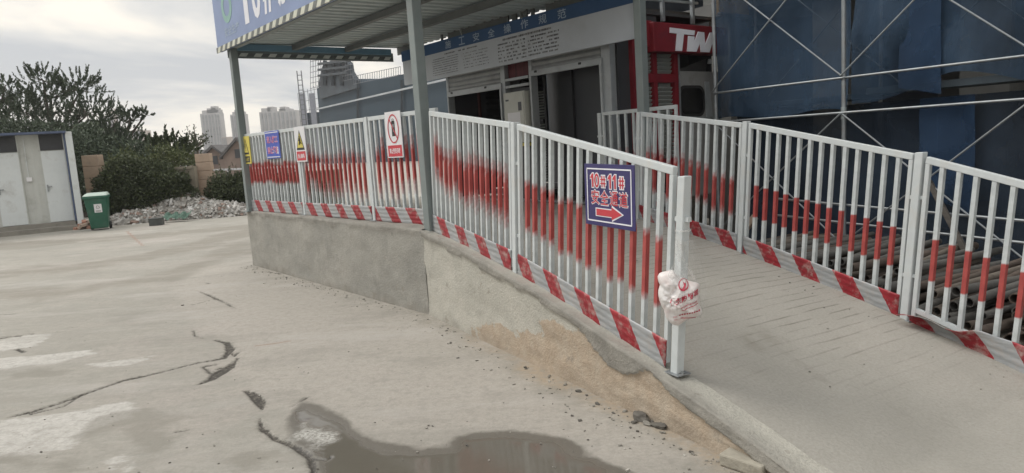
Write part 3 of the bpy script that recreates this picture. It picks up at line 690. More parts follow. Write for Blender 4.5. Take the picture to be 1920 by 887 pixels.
# ------------------------------------------------------------------ canopy
CZ = 3.20
def build_canopy():
    t = thing('entrance_canopy', 'grey steel canopy with corrugated roof over the ramp entrance', 'canopy', wm(2.5, 1.4, .83))
    for (s_, m_, zb) in ((.13, .02, .83), (5.07, .08, .80), (5.46, 2.74, .74), (.42, 2.92, .76)):
        mb = MB(); mb.box(wm(s_, m_, (zb+CZ)/2), W*.05, Mm*.05, ZV*(CZ-zb)/2); po = mb.build('post', M['post_grey'], t, bevel=.006)
        mb = MB(); mb.box(wm(s_, m_, zb+.005), W*.085, Mm*.085, ZV*.006); mb.build('base_plate', M['post_grey'], po).location = (0, 0, 0)
    S0, S1, M0, M1 = -.08, 5.62, -.02, 2.84
    for m_, nm, mt in ((0.04, 'front_beam', M['post_grey']), ):
        mb = MB(); mb.bar(wm(S0+.05, m_, CZ+.05), wm(S1-.05, m_, CZ+.05), .08, .10); mb.build(nm, mt, t)
    for s_ in (.0, 5.5):
        mb = MB(); mb.bar(wm(s_, .05, CZ+.045), wm(s_, 2.68, CZ+.045), .08, .09); mb.build('side_beam', M['blue_beam'], t)
    for m_ in (.98, 1.86):
        mb = MB(); mb.bar(wm(.05, m_, CZ+.055), wm(5.5, m_, CZ+.055), .07, .075); mb.build('purlin', M['beam_dark'], t)
    mb = MB(); pts = []; n = 5*26*2; prof = []
    L = S1-S0; per = .19; s_ = S0
    while s_ < S1:
        for a, z in ((0, 0), (.055, 0), (.075, .03), (.135, .03), (.155, 0)): prof.append((s_+a, z))
        s_ += per
    for m_ in (M0-.05, M0+1.4, M1+.25):
        for s_, z in prof: pts.append(wm(s_, m_, CZ+.095+z+.012*(m_-M0)))
    mb.grid(pts, len(prof), 3, sm=False); o = mb.build('roof_sheet', M['roof_sheet'], t)
    so = o.modifiers.new('gauge', 'SOLIDIFY'); so.thickness = .0015
    for a_, b_ in ((-.05, .62), (1.32, 1.36), (1.52, 3.02), (3.10, 3.2), (3.27, 3.42), (3.50, 3.56), (3.80, 5.6)):
        mb = MB(); mb.box(wm((a_+b_)/2, 2.86, CZ+.08), W*(b_-a_)/2, Mm*.012, ZV*.075); mb.build('rear_fascia', M['beam_dark'], t)
    # hazard strip and trim under the left edge
    mb = MB(); mb.bar(wm(-.055, .0, CZ-.03), wm(-.055, 2.76, CZ-.03), .016, .13); mb.build('edge_trim', M['post_grey'], t)
    mb = MB(); mb.bar(wm(-.043, .05, CZ-.055), wm(-.043, 2.74, CZ-.055), .006, .05); mb.build('edge_hazard_strip', hazard('dark'), t)
    mb = MB(); mb.bar(wm(-.058, .0, CZ-.10), wm(-.058, 2.76, CZ-.10), .03, .012); mb.build('edge_lip', M['galv_pole'], t)
    return t
def hazard(kind):
    mt, t, p = new_mat('hazard_'+kind)
    tcn = nd(t, 'ShaderNodeTexCoord'); sp = nd(t, 'ShaderNodeVectorMath', operation='DOT_PRODUCT'); t.links.new(tcn.outputs['Object'], sp.inputs[0])
    ax = Mm if kind == 'dark' else W
    sp.inputs[1].default_value = (ax.x, ax.y, -.8)
    fr = math_(t, 'FRACT', math_(t, 'DIVIDE', sp.outputs['Value'], .22))
    a, b = ((.13, .14, .14), (.62, .64, .60)) if kind == 'dark' else ((.12, .13, .12), (.58, .58, .48))
    c = mixc(t, math_(t, 'LESS_THAN', fr, .5), a, b)
    c = mixc(t, mapr(t, noise(t, 8, 5), .5, .75, 0, .5), c, (.3, .3, .28))
    t.links.new(c, p.inputs['Base Color']); p.inputs['Roughness'].default_value = .6
    return mt
build_canopy()
t = thing('fascia_sign', 'long faded blue sign with white characters on the canopy front edge', 'sign', wm(2.6, -.08, 3.2))
mb = MB(); mb.box(wm(2.75, -.09, 3.62), W*2.85, Mm*.03, ZV*.44); mb.build('sign_panel', M['sign_blue_pale'], t)
mb = MB(); mb.bar(wm(-.11, -.128, 3.20), wm(5.6, -.128, 3.20), .014, .075); mb.build('hazard_strip', hazard('warm'), t)
mb = MB()
for body, s_, wd in (('1', 1.27, .16), ('0', 1.66, .30), ('#', 2.07, .34), ('施', 2.66, .56)):
    mb.text(body, wm(s_, -.12, 3.66), W, ZV, wd, .60, NL, .003, .03)
mb.build('lettering', M['letter_white'], t)
mt_logo = mat('logo_green', (.24, .40, .36), .6, var=.1)
mb = MB(); mb.ring(wm(.50, -.121, 3.72), W, ZV, .22, .22, .09, NL, .002, 28); mb.build('emblem', mt_logo, t)
mb = MB(); mb.text('安全生产', wm(.62, -.12, 3.39), W, ZV, .62, .13, NL, .003, .01); mb.build('small_lettering', M['letter_pale'], t)
# ------------------------------------------------------------------ notice board under the canopy's rear edge
t = thing('notice_board', 'long white rules board with navy heading band hung under the canopy', 'board', wm(2.8, 2.80, 2.67))
mb = MB(); mb.box(wm(2.80, 2.80, 2.865), W*2.58, Mm*.02, ZV*.195); mb.build('white_panel', M['board_white'], t)
mb = MB(); mb.box(wm(2.80, 2.797, 3.145), W*2.60, Mm*.02, ZV*.084); mb.build('heading_band', M['navy'], t)
mb = MB()
for i, ch in enumerate('施工安全操作规范'):
    mb.text(ch, wm(1.62+i*.365, 2.777, 3.145), W, ZV, .155, .115, NL, .003, .01)
mb.build('heading_lettering', M['letter_pale'], t)
mb = MB(); random.seed(3)
def fine_print(mb, s0, s1, z, h, rows, dz, dens=.8, title=True):
    for r in range(rows):
        s_ = s0; zc = z - r*dz
        while s_ < s1:
            wd = random.uniform(.018, .03)
            if random.random() < dens:
                flat(mb, wm(s_, 2.78, zc), W, ZV, wd*.7, h*random.uniform(.7, 1), NL, .002, .001, 0 if random.random() < .5 else 1)
            s_ += wd
fine_print(mb, 1.5, 2.35, 3.015, .022, 1, .03, .9); fine_print(mb, 1.15, 1.85, 2.965, .012, 8, .034, .92); fine_print(mb, 2.0, 2.6, 2.955, .012, 6, .042, .6)
fine_print(mb, 2.95, 3.95, 3.010, .030, 1, .03, .95); fine_print(mb, 2.85, 3.45, 2.955, .024, 6, .046, .72); fine_print(mb, 3.5, 4.1, 2.960, .024, 6, .046, .75)
mb.build('fine_print_lettering', [M['ink'], M['ink_grey']], t)
for s_ in (.6, 2.0, 3.4, 4.8):
    mb = MB(); mb.bar(wm(s_, 2.79, 3.22), wm(s_, 2.75, 3.31), .03, .008, W); mb.build('hanger', M['galv'], t)
# ------------------------------------------------------------------ booth with two roller shutters
def build_booth():
    FZ = .74
    t = thing('entrance_booth', 'dim steel entrance booth with two roller shutter doorways', 'booth', wm(2.85, 3.1, FZ))
    top = 3.05
    for s_, wd in ((1.08, .07), (2.53, .10), (3.16, .07), (4.60, .15)):
        mb = MB(); mb.box(wm(s_, 3.12, (FZ+top)/2), W*wd/2, Mm*.05, ZV*(top-FZ)/2); mb.build('door_post', M['frame_grey'], t, bevel=.004)
    mb = MB(); mb.box(wm(2.84, 3.14, 3.09), W*1.9, Mm*.06, ZV*.05); mb.build('header', M['frame_grey'], t)
    for s0, s1, zb in ((1.12, 2.48, 2.40), (3.20, 4.52, 2.50)):
        mb = MB(); pts = []; nz_ = 60
        for j in range(nz_):
            z = zb+.06 + (top-zb-.06)*j/(nz_-1); o_ = .012*abs(math.sin(z*math.pi/.075))
            for s_ in (s0+.004, s1-.004): pts.append(wm(s_, 3.085-o_, z))
        mb.grid(pts, 2, nz_, sm=False); sh = mb.build('roller_shutter', M['shutter'], t)
        so = sh.modifiers.new('gauge', 'SOLIDIFY'); so.thickness = .004
        mb = MB(); mb.box(wm((s0+s1)/2, 3.07, zb+.03), W*((s1-s0)/2+.03), Mm*.022, ZV*.04); bb = mb.build('bottom_bar', M['frame_grey'], sh, bevel=.004)
        for q in (s0+.1, s1-.35):
            mb = MB(); mb.box(wm(q, 3.045, zb+.045), W*.022, Mm*.006, ZV*.014); mb.build('lock', M['black'], sh)
        for q in (s0-.012, s1+.012):
            mb = MB(); mb.box(wm(q, 3.07, (FZ+zb)/2), W*.016, Mm*.03, ZV*(zb-FZ)/2); mb.build('guide_rail', M['frame_grey'], t)
    # centre bay: red upper panel, sills, lower grey panel
    mb = MB(); mb.box(wm(2.85, 3.15, 2.78), W*.26, Mm*.012, ZV*.26); mb.build('upper_panel', mat('dark_red_panel', (.10, .018, .022), .6, var=.5, scale=5, stretch=(6, 6, .5)), t)
    for z in (2.50, 2.40):
        mb = MB(); mb.box(wm(2.85, 3.10, z), W*.26, Mm*.03, ZV*.018); mb.build('cross_rail', M['frame_grey'], t)
    mb = MB(); mb.box(wm(2.85, 3.17, 1.55), W*.26, Mm*.012, ZV*.82); mb.build('lower_panel', M['panel_mid'], t)
    mb = MB(); mb.box(wm(2.85, 3.10, FZ+.012), W*1.8, Mm*.06, ZV*.014); mb.build('sill', M['galv_pole'], t)
    # roof, sides and floor behind the front
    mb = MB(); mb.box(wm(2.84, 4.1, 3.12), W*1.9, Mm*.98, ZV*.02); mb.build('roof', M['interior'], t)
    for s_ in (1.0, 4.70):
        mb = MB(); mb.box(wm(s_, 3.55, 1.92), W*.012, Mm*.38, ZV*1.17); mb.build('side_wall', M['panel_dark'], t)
    return t
build_booth()
# lift cars seen through the doorways
def lift_car(label, s0, s1, doorpanel):
    t = thing('lift_car', label, 'lift', wm((s0+s1)/2, 4.4, .74), 'construction lift cars behind the booth')
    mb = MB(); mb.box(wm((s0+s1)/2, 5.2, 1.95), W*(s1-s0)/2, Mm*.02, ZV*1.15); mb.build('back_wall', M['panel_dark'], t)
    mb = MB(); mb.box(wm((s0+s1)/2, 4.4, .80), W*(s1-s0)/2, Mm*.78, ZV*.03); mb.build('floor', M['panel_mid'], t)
    mb = MB(); pts = []
    nz_ = 40
    for j in range(nz_):
        z = .85 + 2.0*j/(nz_-1)
        for q in (0, 1): pts.append(wm(s0+.03+.03*(j % 2), 3.75+1.3*q, z))
    mb.grid(pts, 2, nz_, sm=False); mb.build('louvered_side', M['panel_dark'], t)
    if doorpanel:
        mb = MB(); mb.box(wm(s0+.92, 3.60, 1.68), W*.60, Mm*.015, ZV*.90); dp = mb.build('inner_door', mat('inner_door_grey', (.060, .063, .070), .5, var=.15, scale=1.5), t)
        mb = MB(); mb.box(wm(s0+.20, 3.56, 1.75), W*.13, Mm*.02, ZV*.98); mb.build('door_jamb', M['panel_dark'], t)
    else:
        mb = MB(); nn = 34
        for j in range(nn):
            z = .95 + 1.45*j/nn
            mb.box(wm(s0+1.0, 4.0, z), W*.26, Mm*.012, (ZV*.013 + Mm*.01))
        mb.build('louvered_door', M['louver'], t)
        mb = MB(); mb.box(wm(s0+.45, 4.02, 1.75), W*.22, Mm*.015, ZV*.95); mb.build('inner_door', M['panel_mid'], t)
        for q in (.22, .70, 1.29):
            mb = MB(); mb.box(wm(s0+q, 3.98, 1.75), W*.022, Mm*.02, ZV*.98); mb.build('door_jamb', M['panel_dark'], t)
        mb = MB(); mb.box(wm(s0+.06, 3.6, 1.75), W*.03, Mm*.012, ZV*.98); mb.build('red_edge', mat('maroon_edge', (.055, .018, .018), .7), t)
        mb = MB(); mb.box(wm(s0+1.0, 3.97, 1.9), W*.24, Mm*.02, ZV*.035); mb.build('lock_bar', M['panel_dark'], t)
lift_car('dark lift car with louvered door seen through the left doorway', 1.14, 2.55, False)
lift_car('dark lift car with smooth grey door seen through the right doorway', 3.16, 4.62, True)
# electrical cabinet between the doorways
t = thing('electrical_cabinet', 'cream electrical cabinet with notice taped on, between the shutter doorways', 'cabinet', wm(2.86, 3.02, 1.45))
mb = MB(); mb.box(wm(2.86, 3.06, 1.95), W*.235, Mm*.07, ZV*.36); bd = mb.build('cabinet_body', M['cabinet'], t, bevel=.006)
mb = MB(); mb.box(wm(2.86, 2.985, 1.96), W*.215, Mm*.006, ZV*.325); mb.build('cabinet_door', M['cabinet'], t, bevel=.003)
mb = MB(); flat(mb, wm(2.72, 2.979, 2.20), W, ZV, .07, .025, NL, 0, .002); mb.build('nameplate', M['ink'], t); mb = MB(); flat(mb, wm(3.0, 2.979, 2.10), W, ZV, .07, .12, NL, 0, .004); mb.build('meter', M['ink'], t)
mb = MB(); mb.box(wm(2.86, 2.976, 1.86), W*.14, Mm*.001, ZV*.16); mb.build('notice', M['sign_white'], t)
mb = MB(); mb.box(wm(2.94, 3.06, 1.56), W*.13, Mm*.07, ZV*.022); mb.build('yellow_strip', M['sign_yellow'], t)
# ------------------------------------------------------------------ construction lift cage with the red header
def build_lift():
    S = 4.74
    t = thing('construction_lift', 'red construction lift cage with louvered sides and letters on its header', 'lift', wm(S, 4.2, .6))
    def pt(m_, z, o=0.): return wm(S+o, m_, z)
    for m_, wd in ((3.45, .15), (3.80, .07), (4.22, .08)):
        mb = MB(); mb.box(pt(m_, 1.75), Mm*wd/2, W*.035, ZV*1.1); mb.build('frame_post', M['lift_red'], t)
    for z, a, b in ((2.30, 3.45, 4.26), (1.20, 3.30, 4.26)):
        mb = MB(); mb.box(pt((a+b)/2, z, .004), Mm*(b-a)/2, W*.034, ZV*.055); mb.build('frame_rail', M['lift_red'], t)
    for a, b in ((3.46, 3.755), (3.845, 4.17)):
        for z0, z1 in ((1.26, 2.24), (2.36, 2.80)):
            mb = MB(); n = int((z1-z0)/.052)
            for j in range(n):
                z = z0+.026+.052*j; mb.box(pt((a+b)/2, z, -.01), Mm*(b-a)/2, ZV*.017+W*.012, ZV*.004-W*.003)
            mb.box(pt((a+b)/2, (z0+z1)/2, -.035), Mm*(b-a)/2, W*.004, ZV*(z1-z0)/2)
            mb.build('louver_panel', M['louver'], t)
    mb = MB(); mb.box(pt(4.42, 2.795, .07), Mm*.79, W*.10, ZV*.18); hd = mb.build('header_box', M['lift_red'], t, bevel=.008)
    mb = MB(); mb.box(pt(3.60, 2.84, .03), Mm*.085, W*.07, ZV*.16); mb.build('header_end', M['lift_red'], t, bevel=.008)
    # slanted capital letters built as outlines
    def L2(pts): return [pt(3.94+(x-861)*.00181, 2.915-(y-335)*.00103, .172) for x, y in pts]
    tl = MB(); tl.poly(L2([(860, 335), (1140, 350), (1132, 408), (1012, 404), (985, 612), (915, 612), (937, 402), (858, 398)]), W, .012)
    tl.build('lettering', M['letter_white'], t)
    wl = MB()
    for k, pl in enumerate(([(1064, 420), (1134, 424), (1116, 612), (1046, 612)], [(1080, 612), (1152, 612), (1250, 362), (1182, 360)], [(1190, 361), (1250, 362), (1262, 612), (1206, 612)], [(1222, 612), (1308, 612), (1394, 352), (1324, 358)])):
        wl.poly(L2(pl), W, .0122+.0004*k)
    wl.build('lettering', M['letter_white'], t)
    # operator cab with a rounded window and sloping guard above
    mb = MB(); mb.box(pt(4.78, 1.55, -.05), Mm*.47, W*.05, ZV*.85); mb.build('cab_wall', M['cab_grey'], t, bevel=.01)
    def rr(cx, cz, wd, ht, r, n=6):
        o = []
        for qx, qz, a0 in ((1, 1, 0), (-1, 1, 90), (-1, -1, 180), (1, -1, 270)):
            for k in range(n+1):
                a = R(a0+90*k/n); o.append(pt(cx+qx*(wd/2-r)+r*math.cos(a), cz+qz*(ht/2-r)+r*math.sin(a), .003))
        return o
    mb = MB(); mb.poly(rr(4.57, 2.00, .56, .42, .12), W, .012); wn = mb.build('window_seal', M['rubber'], t)
    mb = MB(); mb.poly([p+W*.013 for p in rr(4.57, 2.00, .47, .34, .09)], W, .004); mb.build('window_pane', M['glass_dark'], wn)
    mb = MB(); mb.poly([pt(4.88, 1.75, .004), pt(5.02, 1.75, .004), pt(4.95, 2.26, .004), pt(4.86, 2.26, .004)], W, .02); mb.build('door_edge', M['frame_grey'], t)
    mb = MB(); mb.bar(pt(4.30, 1.78, .02), pt(5.2, 1.76, .02), .02, .035, ZV); mb.build('cab_rail', M['galv'], t)
    mb = MB(); mb.bar(pt(4.285, 1.2, .02), pt(4.285, 2.62, .02), .03, .03, W); mb.build('cab_corner', M['galv_pole'], t)
    mb = MB(); mb.poly([pt(4.30, 2.38, -.2), pt(5.25, 2.62, -.2), pt(5.25, 1.5, -.2), pt(4.30, 1.5, -.2)], W, .01); mb.build('back_panel', M['panel_mid'], t)
    mb = MB(); mb.tube(pt(4.92, 2.50, .06), pt(4.92, 2.56, .06), .035, .02, 10); mb.build('work_lamp', M['frame_grey'], t)
    for m_ in (4.0, 4.62):
        mb = MB(); mb.bar(pt(m_, 3.02, .02), pt(m_, 4.6, .02), .045, .045, W); mb.build('mast_rail', M['galv_pole'], t)
    mb = MB(); mb.bar(pt(3.7, 3.28, .01), pt(4.75, 3.30, .01), .03, .03, W); mb.build('cross_tie', M['galv'], t)
    mb = MB(); mb.box(pt(4.4, 2.0, -.5), Mm*.9, W*.01, ZV*1.3); mb.build('inner_wall', M['panel_dark'], t)
build_lift()
# ------------------------------------------------------------------ scaffold, netting, unfinished building
S0 = V3(3.675, 7.70, 0); E = V3(-.516, .856, 0); Q = V3(.856, .516, 0)     # along the scaffold, away from the ramp
def ep(t_, q_, z=0): return S0 + E*t_ + Q*q_ + ZV*z
def build_scaffold():
    t = thing('scaffold', 'galvanised tube scaffold with cross braces in front of blue netting', 'scaffold', ep(0, 0))
    TP = [-3.6, -1.8, 0, 1.8]
    for q_, r in ((0, .023), (1.1, .021)):
        for a in TP:
            mb = MB(); off = .25 if q_ else 0
            mb.tube(ep(a+off, q_, .0), ep(a+off, q_, 6.2), r, n=10); s_ = mb.build('standard', M['galv_pole'], t)
            for z in (1.72, 3.6, 5.5):
                mb = MB(); mb.tube(ep(a+off, q_, z-.10), ep(a+off, q_, z+.03), r+.006, n=10); mb.build('coupler', M['galv'], s_)
    for q_, zs_ in ((-.03, (1.69, 2.06, 3.6)), (1.07, (1.9, 3.7))):
        for z in zs_:
            mb = MB(); mb.tube(ep(-3.6, q_, z), ep(1.8, q_, z), .0135, n=8); mb.build('ledger', M['galv_pole'], t)
    for i in range(3):
        a, b = TP[i], TP[i+1]
        for q_, zlo, zhi in ((-.035, 2.08, 3.55), (-.035, .25, 1.68), (1.06, 2.0, 3.6)):
            mb = MB(); mb.tube(ep(a, q_, zlo), ep(b, q_, zhi), .0095, n=7); mb.build('brace', M['galv_pole'], t)
            mb = MB(); mb.tube(ep(b, q_-.026, zlo), ep(a, q_-.026, zhi), .0095, n=7); mb.build('brace', M['galv_pole'], t)
    for z in (.42, .62):
        mb = MB(); mb.tube(ep(-3.6, .02, z-.08), ep(.9, .02, z+.1), .015, n=7); mb.build('low_rail', M['galv_pole'], t)
build_scaffold()
def net_mat(name, col, alpha, col2=None):
    mt, t, p = new_mat(name)
    n1 = noise(t, 1.3, 5, .6, stretch=(1, 1, .4)); c = ramp(t, n1, [(.3, tuple(x*.65 for x in col)), (.7, col2 or tuple(x*1.25 for x in col))])
    t.links.new(c, p.inputs['Base Color']); p.inputs['Roughness'].default_value = .75; p.inputs['Specular IOR Level'].default_value = .25
    n2 = noise(t, .9, 4, .6); t.links.new(mapr(t, n2, .3, .7, alpha-.14, min(alpha+.12, 1)), p.inputs['Alpha'])
    bump(t, p, noise(t, 6, 5, .65, stretch=(1, 1, .35)), .8, .05)
    return mt
M['net'] = net_mat('blue_mesh_net', (.026, .052, .090), .84)
M['net2'] = net_mat('bright_blue_net', (.020, .046, .094), .84)
M['net_grey'] = net_mat('dark_net', (.026, .040, .062), .93)
def net_sheet(label, t0, t1, z0f, z1, q0, amp, mt, seed, name='safety_net', grp='blue safety nets on the scaffold'):
    nu, nv = 70, 44; pts = []
    for j in range(nv):
        for i in range(nu):
            u = i/(nu-1); v = j/(nv-1); a = t0+(t1-t0)*u
            zl = z0f(u); z = zl + (z1-zl)*v
            d = (float(fbm(np.array(a*1.3+seed), np.array(z*.8), 4, seed))-.45)*amp*(1.3-v*.6)
            d += .05*math.sin(a*7+seed+z*1.2)*(1-v)*amp*2
            pts.append(ep(a, q0+d, z))
    mb = MB(); mb.grid(pts, nu, nv); o = mb.build(name, mt); tag(o, label, 'net', grp)
net_sheet('blue safety net sheet between the lift and the bright front pole', .05, 1.95, lambda u: 1.72+.03*math.sin(u*9), 6, .16, .26, M['net'], 3)
net_sheet('sagging blue safety net sheet right of the bright front pole', -3.6, -.02, lambda u: 1.78+.22*math.sin(min(max((u-.45)/.5, 0), 1)*math.pi)**2, 6, .16, .34, M['net'], 11)
net_sheet('loose bright blue net strip hanging below the scaffold ledger', -1.15, -.62, lambda u: .55+.3*u, 1.78, .35, .25, M['net2'], 21)
net_sheet('dark netting closing off the bottom lift of the scaffold', -3.6, 1.9, lambda u: .05, 1.78, .50, .30, M['net_grey'], 5)
net_sheet('short bright blue net fold tucked between the rails beside the bright front pole', -.95, -.55, lambda u: 1.80+.1*u, 2.9, .10, .16, M['net2'], 31)
def build_unfinished():
    t = thing('unfinished_building', 'dim concrete shell of unfinished building behind the netting', 'building', ep(0, 3))
    mb = MB(); mb.box(ep(-6.0, 3.2, 13), E*12.6, Q*.15, ZV*13); mb.build('back_wall', M['con_dark'], t)
    for z in (3.35, 6.3):
        mb = MB(); mb.box(ep(1.0, 2.2, z), E*5.6, Q*1.0, ZV*.1); mb.build('slab', M['con_dark'], t)
    mb = MB(); mb.box(ep(-6.0, .9, 16.5), E*12.6, Q*.04, ZV*9.5); mb.build('upper_netting', M['net_grey'], t)
    mb = MB(); mb.box(ep(-11.3, .9, 3.6), E*7.3, Q*.04, ZV*3.4); mb.build('lower_netting', M['net_grey'], t)
    for a in (-2.6, -.75, 1.1, 3.0):
        mb = MB(); mb.box(ep(a, 1.62, 3.1), E*.25, Q*.25, ZV*3.1); mb.build('column', mat('column_concrete', (.27, .27, .255), .85, var=.2, scale=2), t)
    mb = MB(); mb.box(ep(-1.2, 1.5, 2.7), E*.65, Q*.05, ZV*.48); mb.build('infill_panel', mat('grey_board', (.17, .18, .185), .8, var=.15), t)
build_unfinished()
def plank(a, b, z, w_, label):
    mb = MB(); mb.box(ep((a+b)/2, .55, z), E*(b-a)/2, Q*.30, ZV*w_); o = mb.build('scaffold_plank', mat('pale_plank', (.10, .13, .155), .7, var=.2, scale=5, dirt=(.07, .09, .105)), None, bevel=.004)
    tag(o, label, 'plank', 'planks on the scaffold')
plank(.08, 1.8, 1.86, .03, 'greyish scaffold plank left of the bright front pole')
plank(-3.4, -.1, 1.90, .035, 'greyish scaffold plank right of the bright front pole')
# yellow sheet, high beside the lift
t = thing('yellow_board', 'yellow board high up between the lift header and the netting', 'board', ep(2.4, .9, 3.2))
mb = MB(); mb.box(wm(4.9, 5.35, 3.52), Mm*.36, W*.02, ZV*.38); mb.build('sheet', M['yellow'], t)
mb = MB(); mb.box(wm(4.93, 5.35, 3.15), Mm*.37, W*.03, ZV*.015); mb.build('edge_rail', M['beam_dark'], t)
# upper structure above and behind the lift
t = thing('upper_storey', 'dark upper floor framing of the site above the red header', 'building', wm(3.5, 7.2, 0))
mb = MB(); mb.box(wm(4.4, 7.4, 12), W*4.0, Mm*.1, ZV*10.4); mb.build('panel_wall', mat('blue_grey_sheet', (.075, .09, .115), .7, var=.3, scale=2), t)
mb = MB(); mb.box(wm(3.2, 6.5, 4.25), W*2.8, Mm*1.0, ZV*.08); mb.build('floor_deck', M['con_dark'], t)
mb = MB(); mb.box(wm(3.6, 7.4, .8), W*3.2, Mm*.12, ZV*.8); mb.build('base_wall', M['interior'], t)
# ------------------------------------------------------------------ pipes under the scaffold
random.seed(11)
PM = [('rusty brown steel pipe in the heap behind the right barrier', mat('pipe_rust', (.105, .080, .064), .8, 0., var=.35, scale=12, dirt=(.10, .085, .07))),
      ('grey steel pipe in the heap behind the right barrier', mat('pipe_grey', (.115, .11, .10), .75, .0, var=.3, scale=12, dirt=(.12, .105, .088))),
      ('muddy tan steel pipe in the heap behind the right barrier', mat('pipe_tan', (.155, .13, .105), .8, .0, var=.3, scale=10, dirt=(.15, .125, .10)))]
def pipe_mesh(r, L, mt):
    mb = MB(); n = 10
    mb.tube((0, -L/2, 0), (0, L/2, 0), r, n=n, caps=False); mb.tube((0, L/2, 0), (0, -L/2, 0), r*.82, n=n, caps=False)
    for e_ in (-1, 1):
        vs = [(rr*math.cos(2*math.pi*i/n), e_*L/2, rr*math.sin(2*math.pi*i/n)) for rr in (r, r*.82) for i in range(n)]
        mb.add(vs, [(i, (i+1) % n, n+(i+1) % n, n+i) for i in range(n)])
    me = bpy.data.meshes.new('steel_pipe'); me.from_pydata(mb.v, [], mb.f); me.materials.append(mt)
    me.polygons.foreach_set('use_smooth', [True]*len(me.polygons)); return me
pm = [[pipe_mesh(.028+.005*k, 1.5+.15*k, mt) for k in range(3)] for _, mt in PM]
ang = math.atan2(Q.y, Q.x) - math.pi/2
for layer, (a0, a1, z0) in enumerate(((-2.9, 1.2, .06), (-2.6, 1.0, .15), (-2.3, .8, .24), (-1.5, .5, .33))):
    a = a0
    while a < a1:
        k = random.choice((0, 0, 1, 1, 1, 2)); v = random.randrange(3)
        o = bpy.data.objects.new('steel_pipe', pm[k][v]); COL.objects.link(o)
        o.location = ep(a, -.93+.06*layer+random.uniform(-.13, .16), z0+random.uniform(-.015, .02)); o.rotation_euler = (random.uniform(-.05, .05), 0, ang+random.uniform(-.12, .12))
        tag(o, PM[k][0], 'pipe', 'pipes under the scaffold: '+('rusty', 'grey', 'tan')[k]); a += random.uniform(.075, .11)
mb = MB(); mb.bar(at(1850, 548, 6.2), at(1742, 340, 6.9), .05, .035, Q); o = mb.build('timber_prop', mat('old_timber', (.085, .075, .065), .85, var=.3, scale=6, stretch=(1, 1, 6)), None, bevel=.004); tag(o, 'brown timber prop leaning behind the right barrier', 'timber')
mb = MB(); mb.bar(ep(.75, -.95, .28), ep(.62, -.70, .60), .07, .05, Q); o = mb.build('timber_offcut', mat('offcut_timber', (.25, .19, .14), .85, var=.3, scale=6), None, bevel=.004); tag(o, 'short timber offcut sticking up from the pipe heap', 'timber')
